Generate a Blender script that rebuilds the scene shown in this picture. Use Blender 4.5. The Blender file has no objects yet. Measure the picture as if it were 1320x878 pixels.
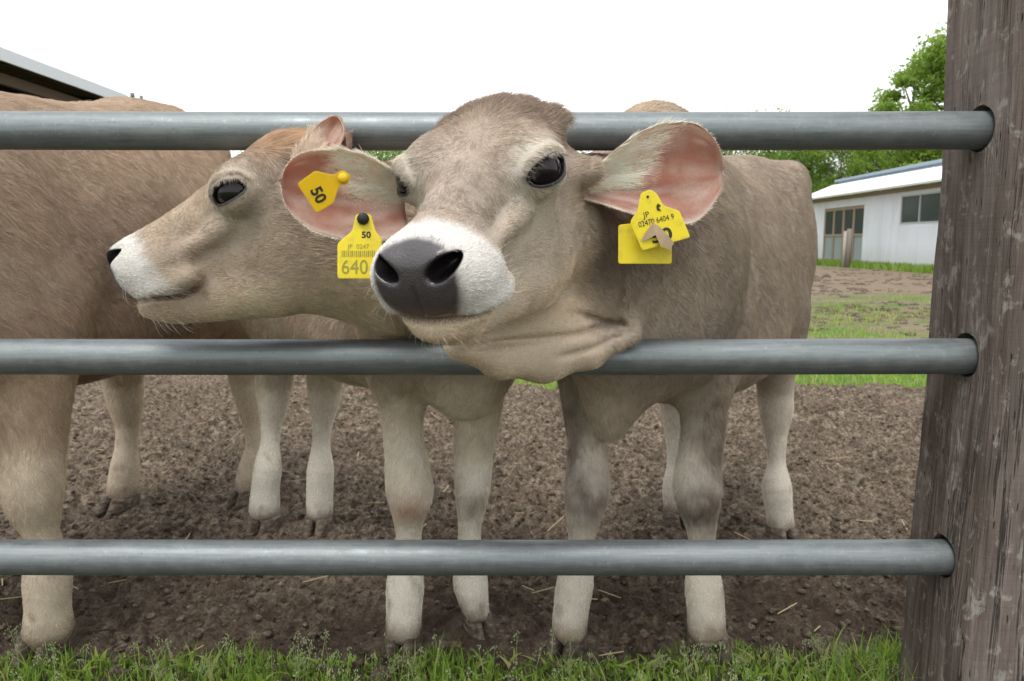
import bpy, math, random, os
import numpy as np
from mathutils import Vector, Matrix, Euler
R = math.radians
rng = np.random.default_rng(7)
random.seed(7)
HAIR = os.environ.get('NOHAIR') is None

# ------------------------------------------------------------------ camera, world, sun, exposure
H, PITCH, F = 0.85, R(7.6), 950.0          # eye height (m), tilt down, focal length in photo pixels
scene = bpy.context.scene
cam_d = bpy.data.cameras.new('camera'); cam = bpy.data.objects.new('camera', cam_d)
scene.collection.objects.link(cam); scene.camera = cam
cam.location = (0, 0, H); cam.rotation_euler = (R(90) - PITCH, 0, 0)
cam_d.sensor_width = 36; cam_d.lens = 36 * F / 1320
cam_d.clip_start = 0.02; cam_d.clip_end = 2000
cam_d.dof.use_dof = True; cam_d.dof.focus_distance = 0.95; cam_d.dof.aperture_fstop = 13
w = bpy.data.worlds.new('World'); scene.world = w; w.use_nodes = True
nt = w.node_tree; nt.nodes.clear()
sky = nt.nodes.new('ShaderNodeTexSky'); sky.sky_type = 'NISHITA'; sky.sun_disc = False
SUN_EL, SUN_ROT = R(62), R(200)
sky.sun_elevation = SUN_EL; sky.sun_rotation = SUN_ROT
sky.air_density = 1.0; sky.dust_density = 4.0; sky.ozone_density = 1.0
hs = nt.nodes.new('ShaderNodeHueSaturation'); hs.inputs['Saturation'].default_value = 0.15
mixw = nt.nodes.new('ShaderNodeMix'); mixw.data_type = 'RGBA'
mixw.inputs['Factor'].default_value = 0.72
mixw.inputs[7].default_value = (11.5, 11.7, 12.0, 1)        # even cloud layer
bg = nt.nodes.new('ShaderNodeBackground'); bg.inputs['Strength'].default_value = 0.085
wo = nt.nodes.new('ShaderNodeOutputWorld')
nt.links.new(sky.outputs[0], hs.inputs['Color']); nt.links.new(hs.outputs[0], mixw.inputs[6])
nt.links.new(mixw.outputs[2], bg.inputs[0]); nt.links.new(bg.outputs[0], wo.inputs[0])
sun_d = bpy.data.lights.new('sun', 'SUN'); sun_d.energy = 1.1; sun_d.angle = R(25); sun_d.color = (1, .97, .92)
sun = bpy.data.objects.new('sun', sun_d); scene.collection.objects.link(sun)
sdir = Vector((math.sin(SUN_ROT) * math.cos(SUN_EL), math.cos(SUN_ROT) * math.cos(SUN_EL), math.sin(SUN_EL)))
sun.rotation_euler = sdir.to_track_quat('Z', 'Y').to_euler()
scene.view_settings.view_transform = 'Standard'; scene.view_settings.look = 'None'
scene.view_settings.exposure = 0.92; scene.view_settings.gamma = 1.0
scene.cycles_curves.shape = 'RIBBONS'
scene.cycles.max_bounces = 6; scene.cycles.transparent_max_bounces = 4

# ------------------------------------------------------------------ helpers
CT, ST = math.cos(PITCH), math.sin(PITCH)
def at(px, py, Y):
    """point that the photo shows at pixel (px, py), at distance Y down the field"""
    x = (px - 660) / F; y = -(py - 439) / F
    d = np.array([x, CT + y * ST, -ST + y * CT])
    return np.array([0, 0, H]) + d * (Y / d[1])
def ground(px, py, z=0.0):
    x = (px - 660) / F; y = -(py - 439) / F
    d = np.array([x, CT + y * ST, -ST + y * CT])
    return np.array([0, 0, H]) + d * ((z - H) / d[2])
def mpp(Y): return (Y * CT + .02) / F       # metres per photo pixel at that distance (about)

TAB = rng.random((64, 64, 64)).astype(np.float32)
def noise3(P, scale, seed=0):
    """value noise, -1..1"""
    Q = np.asarray(P, dtype=np.float32) * scale + seed * 7.31
    i = np.floor(Q).astype(np.int32); f = Q - i; f = f * f * (3 - 2 * f)
    i &= 63; j = (i + 1) & 63
    x0, y0, z0 = i[:, 0], i[:, 1], i[:, 2]; x1, y1, z1 = j[:, 0], j[:, 1], j[:, 2]
    fx, fy, fz = f[:, 0], f[:, 1], f[:, 2]
    c00 = TAB[x0, y0, z0] * (1 - fx) + TAB[x1, y0, z0] * fx
    c10 = TAB[x0, y1, z0] * (1 - fx) + TAB[x1, y1, z0] * fx
    c01 = TAB[x0, y0, z1] * (1 - fx) + TAB[x1, y0, z1] * fx
    c11 = TAB[x0, y1, z1] * (1 - fx) + TAB[x1, y1, z1] * fx
    c0 = c00 * (1 - fy) + c10 * fy; c1 = c01 * (1 - fy) + c11 * fy
    return (c0 * (1 - fz) + c1 * fz) * 2 - 1
def fbm(P, scale, n=4, seed=0):
    o = 0; a = 1.0
    for k in range(n): o = o + a * noise3(P, scale * 2 ** k, seed + k); a *= .5
    return o
def sstep(a, b, x):
    t = np.clip((x - a) / (b - a), 0, 1); return t * t * (3 - 2 * t)
def unit(v): v = np.asarray(v, float); return v / (np.linalg.norm(v, axis=-1, keepdims=True) + 1e-12)
def lerp3(c0, c1, m): return c0 * (1 - m[:, None]) + np.asarray(c1)[None, :] * m[:, None]

def link(o, parent=None):
    scene.collection.objects.link(o)
    if parent is not None:
        o.parent = parent
        o.matrix_parent_inverse = Matrix.Translation(parent.location).inverted() if parent.rotation_euler.z == 0 else parent.matrix_basis.inverted()
    return o
def tag(o, label=None, cat=None, group=None, kind=None):
    if label: o['label'] = label
    if cat: o['category'] = cat
    if group: o['group'] = group
    if kind: o['kind'] = kind
    return o
def empty(name, loc, label, cat, group=None):
    o = bpy.data.objects.new(name, None); o.location = loc; o.empty_display_size = .1
    scene.collection.objects.link(o); return tag(o, label, cat, group)
def mesh_np(name, V, Fc, mat, parent=None, smooth=True, cols=None, extra=None):
    """Fc: (n,3) or (n,4) array, or a list of lists"""
    me = bpy.data.meshes.new(name)
    V = np.asarray(V, dtype=np.float32)
    if isinstance(Fc, np.ndarray):
        k = Fc.shape[1]; n = len(Fc)
        me.vertices.add(len(V)); me.vertices.foreach_set('co', V.ravel())
        me.loops.add(n * k); me.loops.foreach_set('vertex_index', Fc.astype(np.int32).ravel())
        me.polygons.add(n); me.polygons.foreach_set('loop_start', np.arange(0, n * k, k, dtype=np.int32))
        me.update(calc_edges=True)
    else:
        me.from_pydata([tuple(map(float, v)) for v in V], [], Fc)
    me.polygons.foreach_set('use_smooth', np.full(len(me.polygons), smooth))
    if cols is not None:
        a = me.color_attributes.new('col', 'FLOAT_COLOR', 'POINT')
        a.data.foreach_set('color', np.c_[cols, np.ones(len(V))].astype(np.float32).ravel())
    for kx, vx in (extra or {}).items():
        a = me.attributes.new(kx, 'FLOAT', 'POINT'); a.data.foreach_set('value', np.asarray(vx, dtype=np.float32))
    me.validate(); me.update()
    for m in (mat if isinstance(mat, list) else [mat]): me.materials.append(m)
    o = bpy.data.objects.new(name, me)
    return link(o, parent)
class MB:
    """collects simple shapes, then one mesh"""
    def __init__(s): s.V = []; s.F = []
    def add(s, V, Fc):
        o = len(s.V); s.V += [tuple(map(float, v)) for v in V]; s.F += [tuple(i + o for i in f) for f in Fc]; return s
    def box(s, c, h, rot=None, bev=0.0):
        c = np.array(c, float); h = np.array(h, float)
        if bev <= 0:
            V = [np.array([x, y, z]) * h for x in (-1, 1) for y in (-1, 1) for z in (-1, 1)]
            Fc = [(0, 1, 3, 2), (4, 6, 7, 5), (0, 4, 5, 1), (2, 3, 7, 6), (0, 2, 6, 4), (1, 5, 7, 3)]
        else:
            V = []; idx = {}
            for x in (-1, 1):
                for y in (-1, 1):
                    for z in (-1, 1):
                        for ax in range(3):
                            p = np.array([x, y, z]) * (h - bev); p[ax] = (x, y, z)[ax] * h[ax]
                            idx[(x, y, z, ax)] = len(V); V.append(p)
            Fc = []
            for ax in range(3):
                a, b = [(1, 2), (2, 0), (0, 1)][ax]
                for sg in (-1, 1):
                    q = []
                    for (u, v) in ((-1, -1), (1, -1), (1, 1), (-1, 1)):
                        k = [0, 0, 0]; k[ax] = sg; k[a] = u; k[b] = v; q.append(idx[(*k, ax)])
                    Fc.append(tuple(q if sg > 0 else q[::-1]))
                for u in (-1, 1):
                    for v in (-1, 1):
                        k0 = [0, 0, 0]; k0[a] = u; k0[b] = v; k1 = list(k0); k0[ax] = -1; k1[ax] = 1
                        Fc.append((idx[(*k0, a)], idx[(*k1, a)], idx[(*k1, b)], idx[(*k0, b)]))
            for x in (-1, 1):
                for y in (-1, 1):
                    for z in (-1, 1): Fc.append(tuple(idx[(x, y, z, ax)] for ax in range(3)))
        M = np.array(rot) if rot is not None else np.eye(3)
        return s.add([c + M @ v for v in V], Fc)
    def tube(s, pts, rad, n=8, cap=True):
        pts = [np.array(p, float) for p in pts]; rad = rad if hasattr(rad, '__len__') else [rad] * len(pts)
        V = []; Fc = []
        for i, p in enumerate(pts):
            t = unit(pts[min(i + 1, len(pts) - 1)] - pts[max(i - 1, 0)])
            a = unit(np.cross(t, [0, 0, 1] if abs(t[2]) < .9 else [1, 0, 0])); b = np.cross(t, a)
            for k in range(n):
                q = 2 * math.pi * k / n; V.append(p + rad[i] * (a * math.cos(q) + b * math.sin(q)))
        for i in range(len(pts) - 1):
            for k in range(n): Fc.append((i * n + k, i * n + (k + 1) % n, (i + 1) * n + (k + 1) % n, (i + 1) * n + k))
        if cap: Fc += [tuple(range(n))[::-1], tuple(range((len(pts) - 1) * n, len(pts) * n))]
        return s.add(V, Fc)
    def build(s, name, mat, parent=None, smooth=False):
        o = mesh_np(name, s.V, [list(f) for f in s.F], mat, parent, smooth)
        import bmesh
        bm = bmesh.new(); bm.from_mesh(o.data); bmesh.ops.recalc_face_normals(bm, faces=bm.faces); bm.to_mesh(o.data); bm.free()
        return o

# ------------------------------------------------------------------ materials
def mat(name, color=(.5, .5, .5), rough=.7, metal=0.0, spec=.3):
    m = bpy.data.materials.new(name); m.use_nodes = True
    b = m.node_tree.nodes['Principled BSDF']
    b.inputs['Base Color'].default_value = (*color, 1); b.inputs['Roughness'].default_value = rough
    b.inputs['Metallic'].default_value = metal; b.inputs['Specular IOR Level'].default_value = spec
    return m
class NT:
    def __init__(s, m): s.t = m.node_tree; s.b = s.t.nodes['Principled BSDF']
    def n(s, ty, ins=None, **kw):
        x = s.t.nodes.new(ty)
        for k, v in kw.items(): setattr(x, k, v)
        for k, v in (ins or {}).items():
            if isinstance(v, bpy.types.NodeSocket): s.t.links.new(v, x.inputs[k])
            else: x.inputs[k].default_value = v
        return x
    def coord(s, kind='Object', scale=(1, 1, 1)):
        c = s.n('ShaderNodeTexCoord'); return s.n('ShaderNodeMapping', {0: c.outputs[kind], 3: scale}).outputs[0]
    def noise(s, vec, scale=5, detail=4, rough=.55, dist=0):
        return s.n('ShaderNodeTexNoise', {'Vector': vec, 'Scale': scale, 'Detail': detail, 'Roughness': rough, 'Distortion': dist}).outputs[0]
    def ramp(s, fac, stops):
        r = s.n('ShaderNodeValToRGB', {0: fac}); e = r.color_ramp.elements
        while len(e) < len(stops): e.new(.5)
        for i, (p, c) in enumerate(stops): e[i].position = p; e[i].color = (*c, 1) if len(c) == 3 else c
        return r.outputs[0]
    def mix(s, fac, a, b, blend='MIX'):
        x = s.n('ShaderNodeMix', data_type='RGBA', blend_type=blend)
        for k, v in ((0, fac), (6, a), (7, b)):
            if isinstance(v, bpy.types.NodeSocket): s.t.links.new(v, x.inputs[k])
            else: x.inputs[k].default_value = v if k == 0 else (*v, 1)
        return x.outputs[2]
    def math(s, op, a, b=0.0, c=0.0, clamp=False):
        return s.n('ShaderNodeMath', {0: a, 1: b, 2: c}, operation=op, use_clamp=clamp).outputs[0]
    def bump(s, h, strength=.3, dist=.01, normal=None):
        ins = {'Height': h, 'Strength': strength, 'Distance': dist}
        if normal is not None: ins['Normal'] = normal
        return s.n('ShaderNodeBump', ins).outputs[0]
    def out(s, **kw):
        for k, v in kw.items(): s.t.links.new(v, s.b.inputs[{'color': 'Base Color', 'rough': 'Roughness', 'normal': 'Normal', 'metal': 'Metallic'}[k]])

def m_skin():
    m = mat('calf_skin', rough=.8, spec=.25); t = NT(m); th = t.n('ShaderNodeAttribute', attribute_name='thin').outputs['Fac']
    a = t.n('ShaderNodeAttribute', attribute_name='col').outputs['Color']
    g = t.n('ShaderNodeAttribute', attribute_name='gloss').outputs['Fac']
    co = t.coord()
    n1 = t.noise(co, 260, 3); n2 = t.noise(co, 60, 3)
    vo = t.n('ShaderNodeTexVoronoi', {'Vector': co, 'Scale': 420}).outputs[0]
    c = t.mix(.30, a, t.ramp(n1, [(.3, (.45, .45, .45)), (.7, (1, 1, 1))]), 'MULTIPLY')
    hgt = t.mix(g, n1, vo)
    t.out(color=c, rough=t.math('MULTIPLY_ADD', g, -.62, .85), normal=t.bump(hgt, .32, .0022)); t.t.links.new(t.math('MULTIPLY', g, .8), t.b.inputs['Coat Weight']); t.b.inputs['Coat Roughness'].default_value = .20
    tr = t.n('ShaderNodeBsdfTranslucent', {0: t.mix(.6, a, (.95, .45, .30))})
    mx = t.n('ShaderNodeMixShader', {0: t.math('MULTIPLY', th, .42), 1: t.b.outputs[0], 2: tr.outputs[0]})
    t.t.links.new(mx.outputs[0], [x for x in t.t.nodes if x.type == 'OUTPUT_MATERIAL'][0].inputs[0])
    return m
def m_hair():
    m = bpy.data.materials.new('calf_hair'); m.use_nodes = True; m.node_tree.nodes.clear(); T = m.node_tree
    at_ = T.nodes.new('ShaderNodeAttribute'); at_.attribute_name = 'hcol'
    d = T.nodes.new('ShaderNodeBsdfDiffuse'); g = T.nodes.new('ShaderNodeBsdfGlossy'); g.inputs['Roughness'].default_value = .45
    g.inputs['Color'].default_value = (.9, .88, .85, 1)
    tr = T.nodes.new('ShaderNodeBsdfTranslucent')
    mx = T.nodes.new('ShaderNodeMixShader'); mx.inputs[0].default_value = .35
    m2 = T.nodes.new('ShaderNodeMixShader'); m2.inputs[0].default_value = .035
    o = T.nodes.new('ShaderNodeOutputMaterial')
    T.links.new(at_.outputs['Color'], d.inputs[0]); T.links.new(at_.outputs['Color'], tr.inputs[0])
    T.links.new(d.outputs[0], mx.inputs[1]); T.links.new(tr.outputs[0], mx.inputs[2])
    T.links.new(mx.outputs[0], m2.inputs[1]); T.links.new(g.outputs[0], m2.inputs[2]); T.links.new(m2.outputs[0], o.inputs[0])
    return m
def m_rail():
    m = mat('galvanised_pipe', (.3, .33, .34), .42, .65, .4); t = NT(m)
    co = t.coord('Object', (1, 1, 1)); st = t.coord('Object', (3, 60, 60))
    n1 = t.noise(st, 4, 5, .6); n2 = t.noise(co, 35, 5, .65); n3 = t.noise(co, 160, 3, .6)
    c = t.ramp(n1, [(.30, (.150, .170, .176)), (.5, (.180, .202, .208)), (.70, (.215, .24, .246))])
    c = t.mix(t.ramp(n2, [(.45, (0, 0, 0)), (.7, (.45, .45, .45))]), c, (.26, .28, .27))
    c = t.mix(t.ramp(n3, [(.60, (0, 0, 0)), (.72, (.25, .25, .25))]), c, (.42, .43, .42))
    vo = t.n('ShaderNodeTexVoronoi', {'Vector': t.coord('Object', (1, 1, 1)), 'Scale': 55}).outputs[0]
    c = t.mix(t.ramp(vo, [(.04, (.6, .6, .6)), (.12, (0, 0, 0))]), c, (.10, .11, .10))
    t.out(color=c, rough=t.ramp(n2, [(.3, (.42, .42, .42)), (.7, (.60, .60, .60))]), normal=t.bump(n2, .12, .003, t.bump(n3, .2, .0008)))
    return m
def m_wood(name, base, dark, light, scale=1.0):
    m = mat(name, base, .9, 0, .15); t = NT(m)
    g1 = t.noise(t.coord('Object', (60 * scale, 60 * scale, 1.6 * scale)), 1.0, 6, .65, .4)
    g2 = t.noise(t.coord('Object', (300 * scale, 300 * scale, 9 * scale)), 1.0, 3, .6)
    big = t.noise(t.coord('Object', (9 * scale, 9 * scale, 2.2 * scale)), 1.0, 4, .6)
    saw = t.noise(t.coord('Object', (8 * scale, 8 * scale, 260 * scale)), 1.0, 2, .5)
    c = t.ramp(g1, [(.25, dark), (.5, base), (.78, light)])
    c = t.mix(.5, c, t.ramp(g2, [(.25, (.35, .35, .35)), (.6, (1, 1, 1))]), 'MULTIPLY')
    c = t.mix(t.ramp(big, [(.42, (0, 0, 0)), (.68, (.65, .65, .65))]), c, light)
    c = t.mix(.22, c, t.ramp(saw, [(.3, (.4, .4, .4)), (.6, (1, 1, 1))]), 'MULTIPLY')
    # small upright incisions in the timber, and pale lichen blotches
    v = t.n('ShaderNodeTexVoronoi', {'Vector': t.coord('Object', (95 * scale, 95 * scale, 15 * scale)), 'Scale': 1.0, 'Randomness': .85}).outputs[0]
    vm = t.n('ShaderNodeTexNoise', {'Vector': t.coord('Object', (14, 14, 5)), 'Scale': 1.0, 'Detail': 2}).outputs[0]
    cut = t.math('MULTIPLY', t.ramp(v, [(.05, (.8, .8, .8)), (.12, (0, 0, 0))]), t.ramp(vm, [(.36, (0, 0, 0)), (.42, (1, 1, 1))]))
    c = t.mix(cut, c, (.02, .016, .014))
    ck = t.noise(t.coord('Object', (17 * scale, 17 * scale, .55 * scale)), 1.0, 5, .7, .3)
    crack = t.ramp(ck, [(.478, (0, 0, 0)), (.487, (1, 1, 1)), (.493, (1, 1, 1)), (.502, (0, 0, 0))])
    crack = t.math('MULTIPLY', crack, t.ramp(t.noise(t.coord('Object', (5, 5, 1.5)), 1.0, 2), [(.48, (0, 0, 0)), (.60, (1, 1, 1))]))
    c = t.mix(t.math('MULTIPLY', crack, .4), c, (.03, .024, .02))
    cut = t.math('MAXIMUM', cut, crack)
    li = t.noise(t.coord('Object', (1, 1, .6)), 38, 5, .7, .6)
    c = t.mix(t.ramp(li, [(.55, (0, 0, 0)), (.64, (.6, .6, .6))]), c, (.36, .35, .31))
    h = t.math('SUBTRACT', t.math('MULTIPLY_ADD', g1, .6, t.math('MULTIPLY', g2, .4)), t.math('MULTIPLY', cut, 1.2))
    t.out(color=c, normal=t.bump(h, 1.0, .012))
    return m
M_SKIN, M_HAIR, M_RAIL = m_skin(), m_hair(), m_rail()
M_POST = m_wood('weathered_timber', (.140, .110, .092), (.045, .035, .029), (.27, .23, .205))
M_EYE = mat('eye_surface', (.006, .005, .006), .10, 0, .35)
M_HOOF = mat('hoof_horn', (.085, .066, .050), .75)
_t = NT(M_HOOF); _n = _t.noise(_t.coord('Object', (1, 1, 2.5)), 45, 5, .65)
_t.out(color=_t.ramp(_n, [(.38, (.045, .034, .026)), (.52, (.10, .078, .058)), (.64, (.20, .155, .115))]), normal=_t.bump(_n, .5, .004))
def m_ground(name, kind):
    m = mat(name, rough=.95, spec=.15); t = NT(m)
    co = t.coord('Object')
    a = t.noise(co, 3.2, 6, .65); b = t.noise(co, 28, 6, .7); c2 = t.noise(co, 160, 4, .7)
    mud = t.ramp(b, [(.38, (.090, .070, .050)), (.5, (.235, .188, .138)), (.62, (.46, .385, .29))])
    mud = t.mix(t.ramp(a, [(.35, (0, 0, 0)), (.65, (.7, .7, .7))]), mud, (.31, .235, .175))
    mud = t.mix(.6, mud, t.ramp(c2, [(.40, (.4, .4, .4)), (.58, (1.15, 1.15, 1.15))]), 'MULTIPLY')
    cl = t.noise(t.coord('Object', (1, .7, 1)), 62, 4, .6)
    mud = t.mix(.75, mud, t.ramp(cl, [(.40, (.38, .36, .34)), (.52, (1.1, 1.1, 1.1))]), 'MULTIPLY')
    if kind == 'mud':
        gm = t.n('ShaderNodeAttribute', attribute_name='mud_dark').outputs['Fac']
        mud = t.mix(gm, mud, (.085, .060, .044))
        t.out(color=mud, normal=t.bump(c2, .8, .010, t.bump(t.noise(co, 60, 5, .75), .9, .03)))
        return m
    sp = t.n('ShaderNodeSeparateXYZ', {0: t.n('ShaderNodeTexCoord').outputs['Object']})
    y = sp.outputs[1]
    wob = t.math('MULTIPLY_ADD', t.noise(co, .35, 4, .6), 5.0, -2.5)
    yy = t.math('ADD', y, wob)
    strip = t.math('MULTIPLY', t.n('ShaderNodeMapRange', {0: yy, 1: 11.5, 2: 13.5}).outputs[0],
                   t.n('ShaderNodeMapRange', {0: yy, 1: 27.0, 2: 25.0}).outputs[0])
    patch = t.ramp(t.noise(t.coord('Object', (.7, 1, 1)), .8, 6, .75, .3), [(.44, (0, 0, 0)), (.52, (1, 1, 1))])
    bare = t.math('MULTIPLY', patch, t.n('ShaderNodeMapRange', {0: yy, 1: 5.2, 2: 7.0}).outputs[0])
    grass = t.ramp(b, [(.25, (.045, .085, .020)), (.5, (.095, .16, .035)), (.75, (.17, .24, .06))])
    msk = t.math('MAXIMUM', strip, bare, clamp=True)
    t.out(color=t.mix(msk, grass, t.mix(t.ramp(t.noise(t.coord('Object', (.5, 1, 1)), 1.9, 6, .75), [(.40, (.25, .25, .25)), (.60, (.8, .8, .8))]), t.mix(.5, mud, (.10, .075, .05)), (.23, .18, .125))), normal=t.bump(b, .8, .03))
    return m
M_MUD, M_FIELD = m_ground('trampled_mud', 'mud'), m_ground('pasture_ground', 'field')

# ------------------------------------------------------------------ implicit surfaces for the animals
def smin(a, b, k):
    h = np.maximum(k - np.abs(a - b), 0) / k; return np.minimum(a, b) - h * h * k * .25
def smax(a, b, k): return -smin(-a, -b, k)
def cone(P, a, b, ra, rb):
    a = np.asarray(a, np.float32); ba = np.asarray(b, np.float32) - a
    pa = P - a; t = np.clip(pa @ ba / (ba @ ba), 0, 1)
    q = pa - t[:, None] * ba
    return np.sqrt(np.einsum('ij,ij->i', q, q)) - (ra + (rb - ra) * t)
def ell(P, c, r, M=None):
    q = P - np.asarray(c, np.float32)
    if M is not None: q = q @ np.asarray(M, np.float32).T      # rows of M are the axes
    q = q / np.asarray(r, np.float32); k0 = np.sqrt(np.einsum('ij,ij->i', q, q))
    q = q / np.asarray(r, np.float32); k1 = np.sqrt(np.einsum('ij,ij->i', q, q)) + 1e-9
    return k0 * (k0 - 1) / k1
def table(xs, ys, n=240, sm=9):
    X = np.linspace(xs[0], xs[-1], n); Y = np.interp(X, xs, ys)
    k = np.hanning(sm + 2)[1:-1]; k /= k.sum(); Yp = np.pad(Y, sm // 2, mode='edge')
    return X.astype(np.float32), np.convolve(Yp, k, 'valid').astype(np.float32)
def loft(a, b, c, T, p=2.3):
    """a along, b across, c up; T: top, bot, wide(upper), wide(lower)"""
    x0, x1 = T['top'][0][0], T['top'][0][-1]
    ac = np.clip(a, x0, x1); ex = np.abs(a - ac)
    top = np.interp(ac, *T['top']).astype(np.float32); bot = np.interp(ac, *T['bot']).astype(np.float32)
    wu = np.interp(ac, *T['wu']).astype(np.float32); wl = np.interp(ac, *T['wl']).astype(np.float32)
    h = (top - bot) * .5; m = (top + bot) * .5; z = (c - m) / h
    f = sstep(-.9, .6, z); wd = wl * (1 - f) + wu * f
    q = (np.abs(b / wd) ** p + np.abs(z) ** p) ** (1 / p)
    d = (q - 1) * np.minimum(wd, h)
    return np.where(ex > 0, np.sqrt(np.maximum(d, 0) ** 2 + ex ** 2) + np.minimum(d, 0) * 0, d)

HX = [-.150, -.11, -.07, -.02, .03, .07, .11, .15, .175, .19]
HEAD = dict(top=table(HX, [.092, .118, .124, .118, .095, .076, .062, .051, .038, .020]),
            bot=table(HX, [-.13, -.140, -.138, -.128, -.112, -.100, -.090, -.072, -.055, -.030]),
            wu=table(HX, [.060, .078, .085, .088, .067, .053, .049, .055, .054, .044]),
            wl=table(HX, [.058, .070, .072, .067, .055, .047, .044, .044, .040, .03]))
EYE_C, EYE_R = np.array([.0820, .003, .063]), .0265
EYE_OUT = unit([.80, .56, .18])
_e1 = unit(np.array([-.25, .95, -.10]) - np.dot([-.25, .95, -.10], EYE_OUT) * EYE_OUT); _e2 = np.cross(EYE_OUT, _e1)
EYE_M = np.array([_e1, _e2, EYE_OUT])          # long axis, short axis, outward
NOS_M = np.array([unit([.80, .12, .58]), unit([-.2, .95, .1]), unit([-.55, -.1, .8])])
def mouth_u(n): return np.interp(n, [.05, .09, .125, .16, .20], [-.040, -.052, -.055, -.046, -.043])
def head_sdf(L, es=.0130):
    """L: local (s, n, u) in metres, side is mirrored"""
    q = L.copy(); q[:, 0] = np.sqrt(q[:, 0] ** 2 + 1e-6); s, n, u = q[:, 0], q[:, 1], q[:, 2]
    d = loft(n, s, u, HEAD, 2.35)
    d = smin(d, ell(q, (.066, -.016, .072), (.034, .048, .036)), .035)          # orbit and brow
    d = smin(d, ell(q, (.045, -.055, -.060), (.039, .085, .066)), .04)          # jowl
    d = smin(d, ell(q, (.038, .146, -.006), (.039, .046, .041)), .022)          # upper lip pads
    d = smin(d, ell(q, (.044, .132, -.033), (.033, .046, .022)), .014)          # hanging flews
    d = smin(d, ell(q, (0, .172, .002), (.047, .030, .042)), .020)              # nose pad
    d = smin(d, ell(q, (.030, .182, .020), (.020, .018, .018)), .014)           # nostril wing
    d = smin(d, cone(q, (0, .128, -.066), (.030, .0, -.085), .031, .040), .02)   # lower jaw
    d = smin(d, ell(q, (0, .148, -.060), (.040, .040, .022)), .026)             # chin
    d = smin(d, ell(q, (0, -.090, .090), (.080, .050, .038)), .03)              # poll
    d = smin(d, ell(q, (.070, -.096, .098), (.018, .020, .015)), .015)           # horn bud
    d = smin(d, cone(q, (.065, -.100, .030), (.108, -.114, .026), .032, .016), .035)
    d = smin(d, cone(q, (.062, .028, .022), (.044, .095, .006), .009, .007), .022)
    d = d + .0035 * np.exp(-(s / .026) ** 2 - ((n - .010) / .035) ** 2) * sstep(.05, .09, u)
    d = d + .0045 * np.exp(-((s - .046) / .010) ** 2 - ((n - .055) / .05) ** 2 - ((u - .020) / .02) ** 2)
    # hollow above/before the eye and the groove of the mouth
    mu = mouth_u(n)
    g = np.exp(-((u - mu) / .0045) ** 2) * sstep(.088, .108, n)
    d = d + .009 * g
    d = d + .004 * np.exp(-(s / .0022) ** 2) * sstep(.165, .180, n) * sstep(.012, -.01, u) * sstep(-.045, -.03, u)
    # nostrils
    d = smax(d, -ell(q, (.0335, .188, .019), (.0175, .032, .0100), NOS_M), .008)
    # eye: lids over the ball, then the opening
    lid = ell(q, EYE_C, (EYE_R + .0050,) * 3)
    d = smin(d, lid, .012)
    d = d - .0030 * np.exp(-((ell(q, EYE_C + EYE_OUT * .012, (.036, .027, .03), EYE_M)) / .003) ** 2) * sstep(-.004, .012, (q - EYE_C) @ EYE_M[1])
    d = smax(d, -ell(q, EYE_C + EYE_OUT * .0215 - EYE_M[1] * .0015, (.0262, es, .030), EYE_M), .003)
    return d
SXS = [-.94, -.88, -.74, -.55, -.35, -.15, 0.0, .10, .20, .25]
def torso_tables(sc, k=1.0, lift=0.0, rump=0.0):
    Z = lambda v: [x * sc for x in v]
    rp = [rump * q for q in (.6, .8, .85, .95, .74, -.05, -.5, -.4, 0, 0)]; lf = [lift * q for q in (0, .3, 1, 1, 1, 1, .6, .4, .2, 0)]
    xs = [x * sc for x in SXS]
    return dict(top=table(xs, Z(np.array([.93, 1.03, 1.06, 1.04, 1.00, 1.04, 1.06, 1.02, .93, .86]) + rp)),
                bot=table(xs, Z(np.array([.80, .66, .55, .51, .495, .505, .515, .53, .58, .64]) + lf)),
                wu=table(xs, Z(k * np.array([.05, .12, .165, .175, .185, .150, .115, .10, .085, .05]))),
                wl=table(xs, Z(k * np.array([.05, .11, .17, .22, .225, .20, .16, .135, .10, .05]))))

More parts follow.
